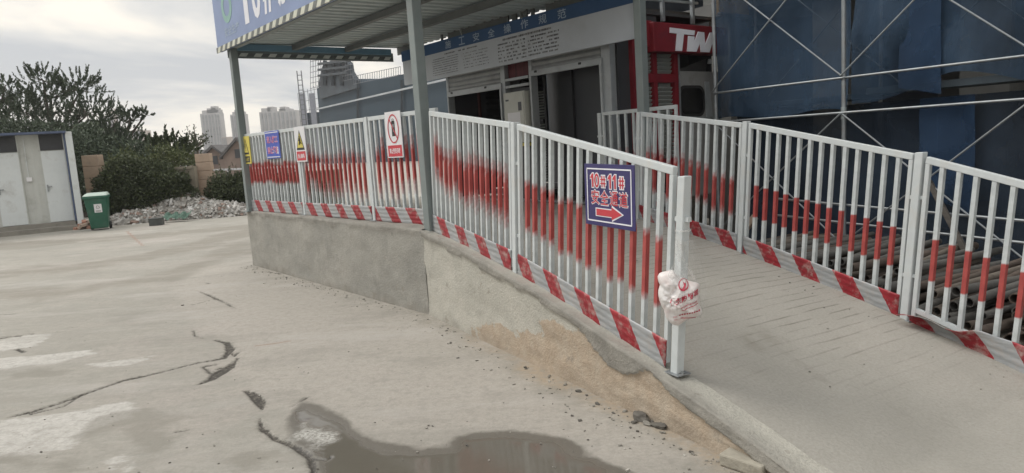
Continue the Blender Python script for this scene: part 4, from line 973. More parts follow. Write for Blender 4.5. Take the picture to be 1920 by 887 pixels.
# ------------------------------------------------------------------ plastic bag on the end post
def build_bag():
    pb = rf(3.39)
    K = .000512
    cpos = pb + UPR*.45 + D*.045 - Nn*.045
    X = V3(_r0.x, 0, 0)*.0 + (D*.62 + Nn*.79).normalized(); Zb = (ZV - X*.05).normalized(); Yd = X.cross(ZV).normalized()
    if Yd.dot(V3(0, 0, EYE)-cpos) < 0: Yd = -Yd
    t = thing('plastic_bag', 'crumpled white plastic shopping bag with red print tied to the end post', 'bag', cpos-ZV*.2)
    OUT = [(72, 250), (100, 215), (140, 205), (195, 195), (232, 185), (262, 240), (300, 268), (370, 305), (430, 322), (484, 340), (480, 420), (470, 480), (466, 560), (492, 648), (440, 690), (385, 705), (330, 722), (290, 745), (240, 782), (185, 768), (130, 705), (108, 610), (84, 550), (66, 480), (68, 400), (90, 345), (74, 300)]
    CX, CY = 275, 485
    na = 96; oa = sorted((math.atan2(-(y-CY), x-CX), math.hypot(x-CX, y-CY)) for x, y in OUT)
    A_ = np.array([a for a, _ in oa]); R_ = np.array([r for _, r in oa]); A3 = np.concatenate([A_-2*math.pi, A_, A_+2*math.pi]); R3 = np.concatenate([R_]*3)
    def orad(a): return float(np.interp(a, A3, R3))
    def dep(x, y):                                    # front bulge over crop coordinates
        a = math.atan2(-(y-CY), x-CX); q = min(math.hypot(x-CX, y-CY)/orad(a), 1)
        base = .072*(1-q**2.2)**.6
        f1 = float(fbm(np.array(x/70.), np.array(y/95.), 4, 13))-.47; f2 = float(fbm(np.array(x/34.+9), np.array(y/26.), 3, 4))-.44
        fold = -.010*max(0, 1-abs((y-CY)*.5+(x-CX)*.9+95)/26) + .009*max(0, 1-abs((y-CY)*.9-(x-CX)*.45-70)/22) - .010*max(0, 1-abs((x-CX)*1.0-(y-CY)*.30-150)/20)
        return base + (f1*.045-abs(f2)*.030+fold*1.3)*(1-q**4)
    def Pb(x, y, sg=1, eps=0.): return cpos + X*((x-CX)*K) + Zb*((CY-y)*K) + Yd*(sg*(dep(x, y)*(1 if sg > 0 else .55)) + eps)
    nr = 26
    mb = MB()
    for sg in (1, -1):
        pts = []
        for j in range(nr):
            q = j/(nr-1)
            for i in range(na+1):
                a = -math.pi+2*math.pi*i/na; r = orad(a)*q; pts.append(Pb(CX+r*math.cos(a), CY-r*math.sin(a), sg))
        mb.grid(pts, na+1, nr)
    mt, tt, p = new_mat('bag_film'); p.inputs['Roughness'].default_value = .30
    tt.links.new(ramp(tt, noise(tt, 16, 5), [(.32, (.70, .60, .57)), (.6, (.82, .79, .77))]), p.inputs['Base Color']); p.inputs['Alpha'].default_value = .86; p.inputs['Transmission Weight'].default_value = .0
    bump(tt, p, noise(tt, 38, 3, .5, stretch=(1, 1, .5)), .35, .006)
    mb.build('bag_body', mt, t)
    mt2, tt2, p2 = new_mat('bag_clear_film'); p2.inputs['Base Color'].default_value = (.74, .74, .72, 1); p2.inputs['Roughness'].default_value = .25
    tt2.links.new(mapr(tt2, noise(tt2, 22, 5, .7), .4, .65, .10, .5), p2.inputs['Alpha'])
    mb = MB(); pts = []                               # stretched handles rising to the knot
    for j in range(18):
        f_ = j/17
        for i in range(15):
            u = -1+2*i/14; w_ = (.055*(1-f_)**1.3 + .014)
            pts.append(cpos + X*(u*w_*(1+.15*math.sin(f_*9)) + .018*(1-f_) + .012*f_) + Zb*(.10+.21*f_) + Yd*(.035+.012*math.sin(u*7+f_*4)))
    mb.grid(pts, 15, 18); mb.build('bag_handles', mt2, t)
    mb = MB(); pts = []                               # thin spare film to the right of the post
    for j in range(20):
        v = j/19
        for i in range(10):
            u = i/9; pts.append(cpos + X*(.045+(.040+.055*math.sin(v*2.6+.3))*u) + Zb*(-.115+.42*v) + Yd*(-.01+.015*math.sin(u*6+v*7)))
    mb.grid(pts, 10, 20); mt3, t3, p3 = new_mat('bag_thin_film'); p3.inputs['Base Color'].default_value = (.62, .62, .60, 1); p3.inputs['Roughness'].default_value = .3
    t3.links.new(mapr(t3, noise(t3, 14, 5, .7, stretch=(1, 1, .35)), .42, .66, .05, .30), p3.inputs['Alpha'])
    mb.build('bag_loose_film', mt3, t)
    mb = MB(); mb.ring(pb+UPR*.80, V3(1, 0, 0), V3(0, 1, 0), .045, .045, .006, ZV, .010, 20); mb.build('tie', mt2, t)
    pr = MB()
    def wrap(vs, fs, cx, cy, wd, ht, tilt, eps=.004):
        a = np.array(vs); lo = a.min(0); hi = a.max(0); sp = np.maximum(hi-lo, 1e-6)
        pr.add([Pb(cx+((v[0]-lo[0])/sp[0]-.5)*wd, cy-((v[1]-lo[1])/sp[1]-.5)*ht - tilt*((v[0]-lo[0])/sp[0]-.5)*wd, 1, eps) for v in vs], fs)
    for ch, cx, cy, wd in (('亿', 195, 498, 50), ('主', 252, 482, 56), ('购', 312, 466, 56), ('物', 378, 444, 56), ('加', 436, 416, 48)):
        vs, fs = glyphs(ch, .035); wrap(vs, fs, cx, cy, wd, 66, .30)
    circ = [(math.cos(a), math.sin(a), 0) for a in np.linspace(0, 2*math.pi, 29)[:-1]]; inn = [(x*.80+.04, y*.80+.08, 0) for x, y, _ in circ]
    wrap(circ+inn, [(i, (i+1) % 28, 28+(i+1) % 28, 28+i) for i in range(28)], 320, 332, 104, 112, .1)
    sw = [(-1, -.55, 0), (-.3, -.45, 0), (.15, .0, 0), (.0, .75, 0), (.45, .35, 0), (1, .7, 0), (.7, -.1, 0), (.1, -.75, 0), (-.6, -.85, 0)]
    wrap(sw, [tuple(range(9))], 318, 340, 74, 84, .1, .0045)
    def strip(x0, y0, x1, y1, th, gaps):
        n = 26
        for q in range(n):
            if gaps and q % gaps == gaps-1: continue
            xa, xb = x0+(x1-x0)*q/n, x0+(x1-x0)*(q+1)/n; ya, yb = y0+(y1-y0)*q/n, y0+(y1-y0)*(q+1)/n
            pr.add([Pb(xa, ya, 1, .004), Pb(xb, yb, 1, .004), Pb(xb, yb-th, 1, .004), Pb(xa, ya-th, 1, .004)], [(0, 1, 2, 3)])
    strip(278, 592, 452, 534, 7, 0); strip(275, 565, 448, 512, 15, 2); strip(250, 650, 465, 612, 16, 3); strip(262, 680, 420, 690, 8, 0); strip(190, 668, 232, 664, 10, 2); strip(200, 700, 232, 696, 10, 2)
    pr.build('lettering', mat('bag_print_red', (.46, .04, .07), .5, var=.2, scale=30), t)
build_bag()
# ------------------------------------------------------------------ loose stones and the kerb block by the ramp
def stone(name, label, px, py, size, mt, seed, group=None, flatn=.6, cat='stone'):
    x, y = gpt(px, py); bm = bmesh.new(); bmesh.ops.create_icosphere(bm, subdivisions=2, radius=1)
    r_ = random.Random(seed); ph = [r_.uniform(0, 6) for _ in range(6)]
    for v in bm.verts:
        k = 1 + .22*math.sin(v.co.x*3+ph[0])*math.sin(v.co.y*3+ph[1]) + .16*math.sin(v.co.z*4+ph[2]+v.co.x*2)
        v.co = Vector((v.co.x*k*size*1.3, v.co.y*k*size*.8, v.co.z*k*size*flatn))
    me = bpy.data.meshes.new(name); bm.to_mesh(me); bm.free(); me.materials.append(mt)
    o = bpy.data.objects.new(name, me); COL.objects.link(o); o.location = (x, y, size*flatn*.55); o.rotation_euler = (0, 0, r_.uniform(0, 3))
    tag(o, label, cat, group)
M['stone_dk'] = mat('dark_mortar', (.12, .11, .095), .9, var=.3, scale=20, bmp=.5)
M['stone_md'] = mat('grey_mortar', (.24, .225, .195), .9, var=.25, scale=20, bmp=.5)
stone('mortar_lump', 'largest dark mortar lump by the foot of the ramp wall', 1202, 786, .045, M['stone_dk'], 1)
stone('mortar_lump', 'flat dark mortar lump lying nearest the concrete block', 1237, 801, .040, M['stone_dk'], 2, flatn=.45)
for i, (px, py, sz) in enumerate(((1213, 796, .022), (1190, 793, .016), (1223, 792, .014), (1172, 772, .012), (1120, 758, .014), (1085, 735, .016), (1060, 722, .014), (1100, 742, .010), (1182, 802, .008), (1030, 706, .012), (985, 690, .012), (1150, 775, .009), (1245, 812, .009))):
    stone('grit', 'small crumb of mortar scattered along the ramp wall foot', px, py, sz, M['stone_dk'] if i % 3 else M['stone_md'], 10+i, 'mortar crumbs along the ramp wall')
for i, (px, py, sz) in enumerate(((342, 573, .012), (440, 713, .007), (77, 848, .008), (318, 868, .006), (350, 840, .005), (578, 700, .006), (570, 698, .005), (845, 645, .008), (866, 634, .008), (171, 655, .006), (410, 870, .005), (380, 815, .005), (560, 690, .005), (1010, 640, .008))):
    stone('pebble', 'dark pebble lying loose on the open yard', px, py, sz, M['stone_dk'], 40+i, 'pebbles on the yard')
def grit():
    r_ = random.Random(77); mb = MB()
    def chip(x, y, z, q):
        a = r_.uniform(0, 6); X = V3(math.cos(a), math.sin(a), r_.uniform(-.3, .3))*q*r_.uniform(.7, 1.5); Y = V3(-math.sin(a), math.cos(a), r_.uniform(-.3, .3))*q*r_.uniform(.5, 1); mb.box((x, y, z+q*.35), X, Y, ZV*q*.5, r_.choice((0, 1, 1, 2)))
    for i in range(480):                                # along the wall feet
        s_ = r_.uniform(0, 9.6); d = abs(r_.gauss(0, .12))+.03
        P = (PL + W*s_ - Mm*d) if s_ < 5.03 else (PC + D*(s_-5.03) - Nn*(d*1.3+.02))
        chip(P.x, P.y, 0, r_.choice((.0025, .003, .004, .005, .008)))
    for i in range(420):
        Y_ = 2.9+9*r_.random()**1.5; X_ = r_.uniform(-.75, .15)*Y_
        if (V3(X_, Y_, 0)-PC).dot(Nn) > -.05 or (V3(X_, Y_, 0)-PL).dot(Mm) > -.05: continue
        chip(X_, Y_, 0, r_.choice((.002, .003, .003, .004, .005)))
    for i in range(90):
        s_ = r_.uniform(-.5, 4.4); n_ = r_.uniform(.18, 2.1) if r_.random() < .4 else 2.1-abs(r_.gauss(0, .12)); P = sn(s_, n_); chip(P.x, P.y, zs(P)-.017, r_.choice((.002, .003, .003, .005)))
    o = mb.build('gravel', [M['stone_dk'], M['stone_md'], mat('grit_pale', (.38, .36, .32), .9, var=.2)]); tag(o, 'fine mortar grit scattered over the yard and along the walls', 'grit', kind='stuff')
grit()
def block():
    c = [gpt(1352, 872), gpt(1438, 892), gpt(1448, 880)]
    A_ = V3(*gpt(1348, 873), 0); B_ = V3(*gpt(1430, 900), 0); d = (B_-A_).normalized(); n = V3(-d.y, d.x, 0)
    if n.y < 0: n = -n
    mb = MB(); L, Wd, Hh = (B_-A_).length, .115, .062
    pts = [A_, A_+d*L, A_+d*L+n*Wd, A_+n*Wd]
    mb.hexa([p+ZV*.0 for p in pts] + [p+ZV*Hh for p in pts])
    o = mb.build('concrete_block', mat('block_concrete', (.33, .305, .25), .9, var=.2, scale=14, bmp=.5, dirt=(.25, .22, .17)), None, bevel=.009); tag(o, 'rectangular concrete block lying at the ramp wall foot', 'block')
block()
for i, (px, py, sz) in enumerate(((1518, 698, .008), (1545, 578, .008), (1800, 838, .009), (1815, 845, .011), (1875, 880, .009))):
    d = ray(px, py); lo_, hi_ = .5, 40
    for _ in range(40):
        md = (lo_+hi_)/2; Pm = V3(0, 0, EYE)+d*md
        if Pm.z > zs(Pm)-.02: lo_ = md
        else: hi_ = md
    bm = bmesh.new(); bmesh.ops.create_icosphere(bm, subdivisions=1, radius=sz); me = bpy.data.meshes.new('pebble'); 
    for v in bm.verts: v.co.z *= .6; v.co *= random.uniform(.8, 1.2)
    bm.to_mesh(me); bm.free(); me.materials.append(M['stone_dk']); o = bpy.data.objects.new('pebble', me); COL.objects.link(o); o.location = (Pm.x, Pm.y, Pm.z+.003); tag(o, 'dark pebble lying on the ramp surface', 'pebble', 'pebbles on the ramp')
# ------------------------------------------------------------------ left yard: shed
def build_shed():
    B = V3(-11.813, 19.192, 0); X = V3(math.cos(R(29)), math.sin(R(29)), 0); Y = V3(-X.y, X.x, 0)
    t = thing('site_shed', 'grey panel shed with two white doors and blue trim on a concrete step', 'shed', B)
    def p(x, y, z): return B + X*x + Y*y + ZV*z
    L = 6.0
    mb = MB(); mb.box(p(-L/2, 1.55, .06), X*(L/2+.05), Y*1.6, ZV*.06); mb.box(p(-L/2-.05, 1.74, .17), X*(L/2-.01), Y*1.5, ZV*.06); mb.build('plinth', mat('plinth_concrete', (.25, .235, .205), .9, var=.25, scale=3, dirt=(.15, .14, .12)), t)
    fl = .23; top = 2.62
    yy = .42
    mb = MB(); pts = []; n = 160
    prof = [(-L + L*i/n) for i in range(n+1)]
    for z in (fl, top):
        for i, x in enumerate(prof): pts.append(p(x-.02, yy + (.006 if (i % 4 < 2) else 0), z))
    mb.grid(pts, n+1, 2, sm=False); mb.box(p(-L/2-.02, yy+1.3, (fl+top)/2), X*(L/2-.01), Y*1.25, ZV*(top-fl)/2); mb.build('wall', M['shed_wall'], t)
    for dx0, dx1 in ((-.64, -.10), (-1.72, -1.15)):
        xm, hw = (dx0+dx1)/2, (dx1-dx0)/2
        mb = MB(); mb.box(p(xm, yy-.025, fl+.975), X*hw, Y*.02, ZV*.965); d = mb.build('door', M['shed_panel'], t, bevel=.004)
        mb = MB(); mb.bar(p(dx0+.05, yy-.075, fl+.98), p(dx0+.15, yy-.075, fl+.98), .02, .025); mb.box(p(dx0+.05, yy-.06, fl+.94), X*.016, Y*.016, ZV*.09); mb.build('handle', M['galv_pole'], d)
        mb = MB(); mb.box(p(xm, yy-.015, fl+2.17), X*hw, Y*.012, ZV*.21); tr = mb.build('transom', M['panel_dark'], t)
        mb = MB()
        for k in range(6): mb.box(p(xm, yy-.032, fl+2.0+.068*k), X*(hw-.01), Y*.006, ZV*.008)
        mb.build('louver', M['panel_dark'], tr)
        for q in (dx0-.012, dx1+.012):
            mb = MB(); mb.box(p(q, yy-.02, fl+1.19), X*.012, Y*.025, ZV*1.19); mb.build('door_jamb', M['shed_wall'], t)
    mb = MB(); mb.box(p(-.045, yy-.10, (fl+top)/2), X*.022, Y*.10, ZV*(top-fl)/2); mb.build('corner_trim', M['shed_blue'], t)
    mb = MB(); mb.box(p(.06, yy-.06, (.12+top)/2+.02), X*.075, Y*.16, ZV*(top-.08)/2); mb.build('side_panel', M['shed_panel'], t)
    mb = MB(); mb.box(p(-L/2-.05, 1.72, top+.03), X*(L/2+.06), Y*1.62, ZV*.03); mb.build('roof', M['shed_blue'], t)
    mb = MB(); mb.bar(p(-.99, yy-.012, 1.5), p(-.99, yy-.012, 2.5), .014, .014, Y); mb.build('conduit', M['shed_panel'], t)
    mb = MB(); mb.box(p(-.98, yy-.03, 1.44), X*.06, Y*.02, ZV*.055); mb.build('socket_box', M['sign_white'], t)
build_shed()
# ------------------------------------------------------------------ wheeled bin
def build_bin():
    x, y = gpt(178, 433); B = V3(x, y+.28, 0); t = thing('wheeled_bin', 'dark green wheeled bin with a pale recycling label by the shed', 'bin', B)
    yaw = R(24); X = V3(math.cos(yaw), math.sin(yaw), 0); Y = V3(-X.y, X.x, 0)
    def p(a, b, z): return B + X*a + Y*b + ZV*z
    mb = MB(); wb, db, wt, dt = .20, .20, .27, .30
    mb.hexa([p(-wb, -db, .05), p(wb, -db, .05), p(wb, db, .05), p(-wb, db, .05), p(-wt, -dt, .86), p(wt, -dt, .86), p(wt, dt, .86), p(-wt, dt, .86)]); mb.build('bin_body', M['bin_green'], t, bevel=.03)
    mb = MB(); mb.box(p(0, 0, .875), X*.295, Y*.325, ZV*.03); mb.build('rim', M['bin_green'], t, bevel=.012)
    mb = MB(); mb.hexa([p(-.29, -.33, .908), p(.29, -.33, .908), p(.29, .34, .908), p(-.29, .34, .908), p(-.24, -.24, .965), p(.24, -.24, .965), p(.24, .30, .985), p(-.24, .30, .985)]); mb.build('lid', M['bin_lid'], t, bevel=.015)
    mb = MB(); mb.tube(p(-.26, .37, .90), p(.26, .37, .90), .016); mb.build('handle', M['bin_green'], t)
    for s_ in (-1, 1):
        mb = MB(); mb.tube(p(s_*.19, .23, .10), p(s_*.245, .23, .10), .10, n=16); mb.build('wheel', M['rubber'], t)
    th = math.atan2(dt-db, .81); nr = (-Y*math.cos(th) - ZV*math.sin(th)).normalized(); up = (ZV*math.cos(th) - Y*math.sin(th)).normalized()
    c = p(.03, -(db+(dt-db)*.66), .05+.81*.66)
    mb = MB(); mb.box(c+nr*.003, X*.088, up*.112, nr*.002); lb = mb.build('label', M['sign_white'], t)
    mb = MB()
    for k in range(3):
        a = R(90+120*k); a2 = R(90+120*(k+1)); q0 = c+nr*.007+up*.03+(X*math.cos(a)+up*math.sin(a))*.058; q1 = c+nr*.007+up*.03+(X*math.cos(a2)+up*math.sin(a2))*.058
        mb.bar(q0+(q1-q0)*.08, q0+(q1-q0)*.78, .014, .002, nr)
    for r_ in range(2): mb.box(c+nr*.007-up*(.062+.02*r_), X*.06, up*.006, nr*.001)
    mb.build('symbol', M['ink_grey'], lb)
build_bin()
# ------------------------------------------------------------------ rubble and what lies on it
def frag(mb, c, s_, r_, mi):
    X = Vector((r_.gauss(0, 1), r_.gauss(0, 1), r_.gauss(0, .6))).normalized(); Y = X.orthogonal().normalized(); Y = (Matrix.Rotation(r_.uniform(0, 6), 3, X) @ Y); Z = X.cross(Y)
    a, b, c_ = s_*r_.uniform(.6, 1.9), s_*r_.uniform(.35, .9), s_*r_.uniform(.18, .6)
    q = [Vector(c)+X*(sx*a*r_.uniform(.7, 1))+Y*(sy*b*r_.uniform(.7, 1))+Z*(sz*c_) for sz in (-1, 1) for sx, sy in ((-1, -1), (1, -1), (1, 1), (-1, 1))]
    mb.hexa(q, mi)
def build_rubble():
    r_ = random.Random(5); mb = MB()
    ctr = [(V3(*gpt(330, 408), 0), 1.65, 1.0, .70), (V3(*gpt(262, 416), 0), 1.2, .55, .30), (V3(*gpt(400, 405), 0), 1.5, .8, .36), (V3(*gpt(445, 402), 0), 1.1, .6, .22), (V3(*gpt(232, 420), 0), .7, .35, .12)]
    def hgt(x, y):
        h = -1
        for c, rx, ry, hh in ctr: h = max(h, hh*(1-((x-c.x)/rx)**2-((y-c.y)/ry)**2))
        return h
    n = 70; nx, ny = 90, 40; x0, x1 = -12.2, -5.2; y0, y1 = 17.2, 21.6; pts = []
    for j in range(ny):
        for i in range(nx):
            x = x0+(x1-x0)*i/(nx-1); y = y0+(y1-y0)*j/(ny-1); pts.append((x, y, max(hgt(x, y), -.06)*1.0 + (r_.uniform(-.03, .03) if hgt(x, y) > 0 else -.05)))
    mb.grid(pts, nx, ny, 0, False)
    k = 0
    while k < 2600:
        x = r_.uniform(x0, x1); y = r_.uniform(y0, y1); h = hgt(x, y)
        if h < -.01: continue
        k += 1; frag(mb, (x, y, max(h, 0)+r_.uniform(-.01, .035)), r_.choice((.03, .04, .05, .06, .085)), r_, r_.choice((0, 0, 0, 1, 1, 1, 1, 2, 2, 3, 0)))
    cols = [mat('rubble_%s' % n_, c, .9, var=.3, scale=8) for n_, c in (('grey', (.29, .275, .25)), ('pale', (.39, .375, .35)), ('white', (.50, .49, .47)), ('brick', (.28, .20, .165)), ('dark', (.18, .165, .15)))]
    o = mb.build('rubble_heap', cols); tag(o, 'heap of broken grey masonry rubble before the vine-covered wall', 'rubble', kind='stuff')
build_rubble()
x, y = gpt(330, 416); mb = MB(); r_ = random.Random(2); pts = []
for j in range(14):
    for i in range(30): pts.append((x-.35+.75*i/29, y-.12+.32*j/13, .10+.13*j/13 + r_.uniform(-.03, .04) + .04*math.sin(i*.7)))
mb.grid(pts, 30, 14); o = mb.build('green_net', mat('green_net_cloth', (.075, .14, .105), .8, var=.4, scale=10)); tag(o, 'crumpled green debris net lying on the front of the rubble', 'net')
x, y = gpt(291, 423); mb = MB(); mb.box((x, y+.1, .09), (.16, .04, 0), (-.03, .12, 0), (0, 0, .09)); mb.box((x, y+.1, .185), (.17, .04, 0), (-.03, .13, 0), (0, 0, .012)); o = mb.build('dark_box', mat('dark_crate', (.07, .075, .07), .7, var=.3), None, bevel=.008); tag(o, 'small dark box standing in front of the rubble', 'box')
r_ = random.Random(8); bx, by = gpt(155, 431)
bk = [mat('broken_brick', (.33, .18, .13), .9, var=.3, scale=8), mat('broken_brick_pale', (.38, .30, .24), .9, var=.3, scale=8)]
for i in range(14):
    mb = MB(); z = .04+.075*(i//5); cx = bx+r_.uniform(-.25, .28)*(1-.2*(i//5)); cy = by+.25+r_.uniform(-.15, .15); a = r_.uniform(0, 3)
    mb.box((0, 0, 0), (.10*math.cos(a), .10*math.sin(a), r_.uniform(-.02, .02)), (-.055*math.sin(a), .055*math.cos(a), 0), (0, 0, .04)); o = mb.build('broken_brick', bk[i % 2], None, bevel=.006); o.location = (cx, cy, z)
    tag(o, ('reddish broken brick', 'pale broken brick')[i % 2] + ' in the little heap between shed and bin', 'brick', ('reddish', 'pale')[i % 2]+' bricks between shed and bin')
# ------------------------------------------------------------------ boundary wall, pillars, rail
def pillar(px0, px1, pyt, pyb, Y, label, nblk):
    a = at(px0, pyt, Y); b = at(px1, pyt, Y); w_ = (b-a).length; c = (a+b)/2; t = thing('gate_pillar', label, 'pillar', (c.x, Y+w_/2, 0), 'stone pillars of the boundary wall')
    for k in range(nblk):
        z0, z1 = a.z*k/nblk, a.z*(k+1)/nblk
        mb = MB(); mb.box((c.x, Y+w_/2, (z0+z1)/2), (w_/2, 0, 0), (0, w_/3.2, 0), (0, 0, (z1-z0)/2-.006)); mb.build('stone_block', M['stone_tan'], t, bevel=.012)
    mb = MB(); mb.box((c.x, Y+w_/2, a.z/2), (w_/2-.02, 0, 0), (0, w_/3.2-.02, 0), (0, 0, a.z/2-.02)); mb.build('core', M['stone_tan'], t)
pillar(148, 179, 292, 430, 20.9, 'tan stone pillar behind the green bin', 6)
pillar(362, 389, 289, 385, 21.6, 'tan stone pillar behind the rubble, vines at its foot', 7)
def bwall(px0, px1, pyt, Y, label):
    a = at(px0, pyt, Y); b = at(px1, pyt, Y); mb = MB(); z = (a.z+b.z)/2
    mb.box(((a.x+b.x)/2, Y+.12, z/2), ((b.x-a.x)/2, 0, 0), (0, .1, 0), (0, 0, z/2)); mb.box(((a.x+b.x)/2, Y+.12, z+.04), ((b.x-a.x)/2, 0, 0), (0, .14, 0), (0, 0, .04))
    o = mb.build('boundary_wall', mat('boundary_render', (.25, .22, .17), .9, var=.3, scale=2, dirt=(.13, .13, .09))); tag(o, label, 'wall')
bwall(181, 364, 322, 21.3, 'low boundary wall under vines, left of the second stone pillar')
bwall(388, 640, 330, 21.8, 'low boundary wall under a white rail, right of the second stone pillar')
t = thing('wall_rail', 'white rail along the top of the boundary wall by the brick houses', 'rail', at(425, 320, 21.85))
a = at(389, 319.5, 21.9); b = at(640, 308, 21.9); mb = MB(); mb.bar(a, b, .05, .06); mb.build('rail', M['sign_white'], t)
for k in range(8):
    q = a.lerp(b, (k+.2)/8); mb = MB(); mb.bar(q-ZV*.2, q, .04, .04, V3(0, 1, 0)); mb.build('stub', M['sign_white'], t)
# ------------------------------------------------------------------ vegetation
def leaf_mat(name, c0, c1):
    mt, t, p = new_mat(name)
    g = nd(t, 'ShaderNodeNewGeometry'); c = ramp(t, g.outputs['Random Per Island'], [(.0, c0), (1., c1)])
    c = mixc(t, mapr(t, noise(t, .8, 4), .35, .7, 0, .5), c, tuple(x*.62 for x in c0))
    t.links.new(c, p.inputs['Base Color']); p.inputs['Roughness'].default_value = .6; p.inputs['Specular IOR Level'].default_value = .3
    return mt
M['leaf_dark'] = leaf_mat('leaf_dark', (.060, .082, .056), (.105, .132, .082))
M['leaf_mid'] = leaf_mat('leaf_mid', (.038, .052, .024), (.075, .095, .042))
M['leaf_lite'] = leaf_mat('leaf_light', (.065, .085, .030), (.125, .140, .058))
M['vine'] = leaf_mat('vine_leaf', (.046, .060, .030), (.088, .104, .048))
M['bark'] = mat('bark', (.10, .085, .07), .9, var=.3, scale=4)
class Leaves:
    def __init__(s): s.v = []; s.f = []
    def leaf(s, p, d, n, L, w_):
        side = d.cross(n)
        if side.length < 1e-5: side = d.orthogonal()
        side = side.normalized()*w_/2; b = len(s.v); m_ = p+d*L*.45
        s.v += [tuple(p), tuple(m_+side), tuple(p+d*L), tuple(m_-side)]; s.f.append((b, b+1, b+2, b+3))
    def build(s, name, mt, parent=None):
        mb = MB(); mb.v = s.v; mb.f = s.f; mb.mi = [0]*len(s.f); mb.sm = [False]*len(s.f); return mb.build(name, mt, parent)
def rv(r_, k=1.): return Vector((r_.gauss(0, k), r_.gauss(0, k), r_.gauss(0, k)))
def spray(lv, r_, p, d, L, nl, ll):
    """one feathery shoot: a curved stem with leaflets fanning off both sides"""
    pts = []; q = Vector(p); d = d.normalized(); st = 7
    for i in range(st+1): pts.append(q.copy()); q = q+d*(L/st); d = (d + ZV*.10 + rv(r_, .07)).normalized()
    for i in range(nl):
        f_ = r_.random()**.8; k = min(int(f_*st), st-1); a = pts[k].lerp(pts[k+1], f_*st-k); dd = (pts[k+1]-pts[k]).normalized()
        s_ = dd.cross(rv(r_)).normalized(); lv.leaf(a, (dd*1.1+s_*.70+ZV*.15).normalized(), rv(r_).normalized(), ll*(1.2-f_*.7)*r_.uniform(.7, 1.2), ll*.26)
def feathery_tree(name, label, base, trunk_h, lobes, n_spray, mt, seed, spread=1., group=None, ll=.115):
    r_ = random.Random(seed); base = Vector(base); t = thing(name, label, 'tree', base, group)
    tr = MB(); top = base+ZV*trunk_h; tr.path([base-ZV*.1, base+ZV*trunk_h*.5+V3(.1, 0, 0), top], [.20, .16, .13]); tr.build('trunk', M['bark'], t)
    lb = MB(); lv = Leaves()
    for c, rad in lobes:
        c = Vector(c); mid = top.lerp(c, .5)+ZV*.15; lb.path([top, mid, c], [.09, .055, .02], 6)
        n = int(n_spray*1.9*rad**1.7)
        for i in range(n):
            d = rv(r_).normalized(); d.z = d.z*.75+.22; d.normalize(); rr = rad*(.35+.65*r_.random()**.55)
            p = c+Vector((d.x, d.y, d.z*.8))*rr*.75
            spray(lv, r_, p, (d*.8+ZV*.55+V3(.18, 0, 0)+rv(r_, .28)), (.32+.50*r_.random()**2)*rad**.5*spread, 62, ll)
            if i % 4 == 0: lb.tube(c, p, .018, .006, 4, caps=False)
    lb.build('limb', M['bark'], t); lv.build('crown', mt, t)
def blob_leaves(lv, r_, c, rx, ry, rz, n, ll):
    for i in range(n):
        d = rv(r_).normalized(); k = .55+.45*r_.random()**.5; k *= 1+.25*math.sin(d.x*5+c[0])*math.sin(d.z*6+c[1])
        p = Vector(c)+Vector((d.x*rx*k, d.y*ry*k, d.z*rz*k)); lv.leaf(p, (d+rv(r_, .6)).normalized(), (d+rv(r_, .5)).normalized(), ll*r_.uniform(.6, 1.3), ll*.55)
def A(px, py, Y): return at(px, py, Y)
Y1 = 28
b = A(110, 330, Y1); b.z = 0
feathery_tree('feathery_tree', 'tallest dark feathery tree behind the shed, its shoots pointing up', b, 2.4, [(A(95, 185, Y1), 1.05), (A(80, 150, Y1-.4), .75), (A(150, 170, Y1), .95), (A(165, 215, Y1-.5), 1.1), (A(110, 235, Y1), 1.2), (A(60, 215, Y1), 1.0), (A(135, 265, Y1-.6), 1.15), (A(180, 265, Y1-.4), .9)], 34, M['leaf_dark'], 1)
b = A(-10, 330, 29); b.z = 0
feathery_tree('feathery_tree', 'dark feathery tree rising over the shed roof at the left edge', b, 2.4, [(A(-15, 200, 29), 1.2), (A(30, 190, 29), .85), (A(10, 160, 29), .45), (A(40, 235, 28.5), 1.1), (A(-40, 240, 29), 1.3), (A(10, 270, 29), 1.2)], 32, M['leaf_dark'], 2)
b = A(225, 330, 27); b.z = 0
feathery_tree('feathery_tree', 'dark tree with one long feathery bough reaching out right', b, 1.8, [(A(215, 235, 27), .85), (A(245, 225, 27), .55), (A(272, 216, 27), .33), (A(200, 270, 26.6), 1.0), (A(240, 280, 26.4), .85), (A(275, 285, 26.6), .6), (A(190, 300, 26.3), .9), (A(250, 300, 26.2), .7)], 36, M['leaf_dark'], 3)
b = A(300, 330, 26); b.z = 0
feathery_tree('small_tree', 'low mid green small tree between the dark trees and brick houses', b, 1.2, [(A(300, 278, 26), .6), (A(330, 282, 26), .55), (A(352, 280, 26.5), .35), (A(320, 300, 25.6), .7), (A(350, 303, 26), .6)], 40, M['leaf_mid'], 4, ll=.16)
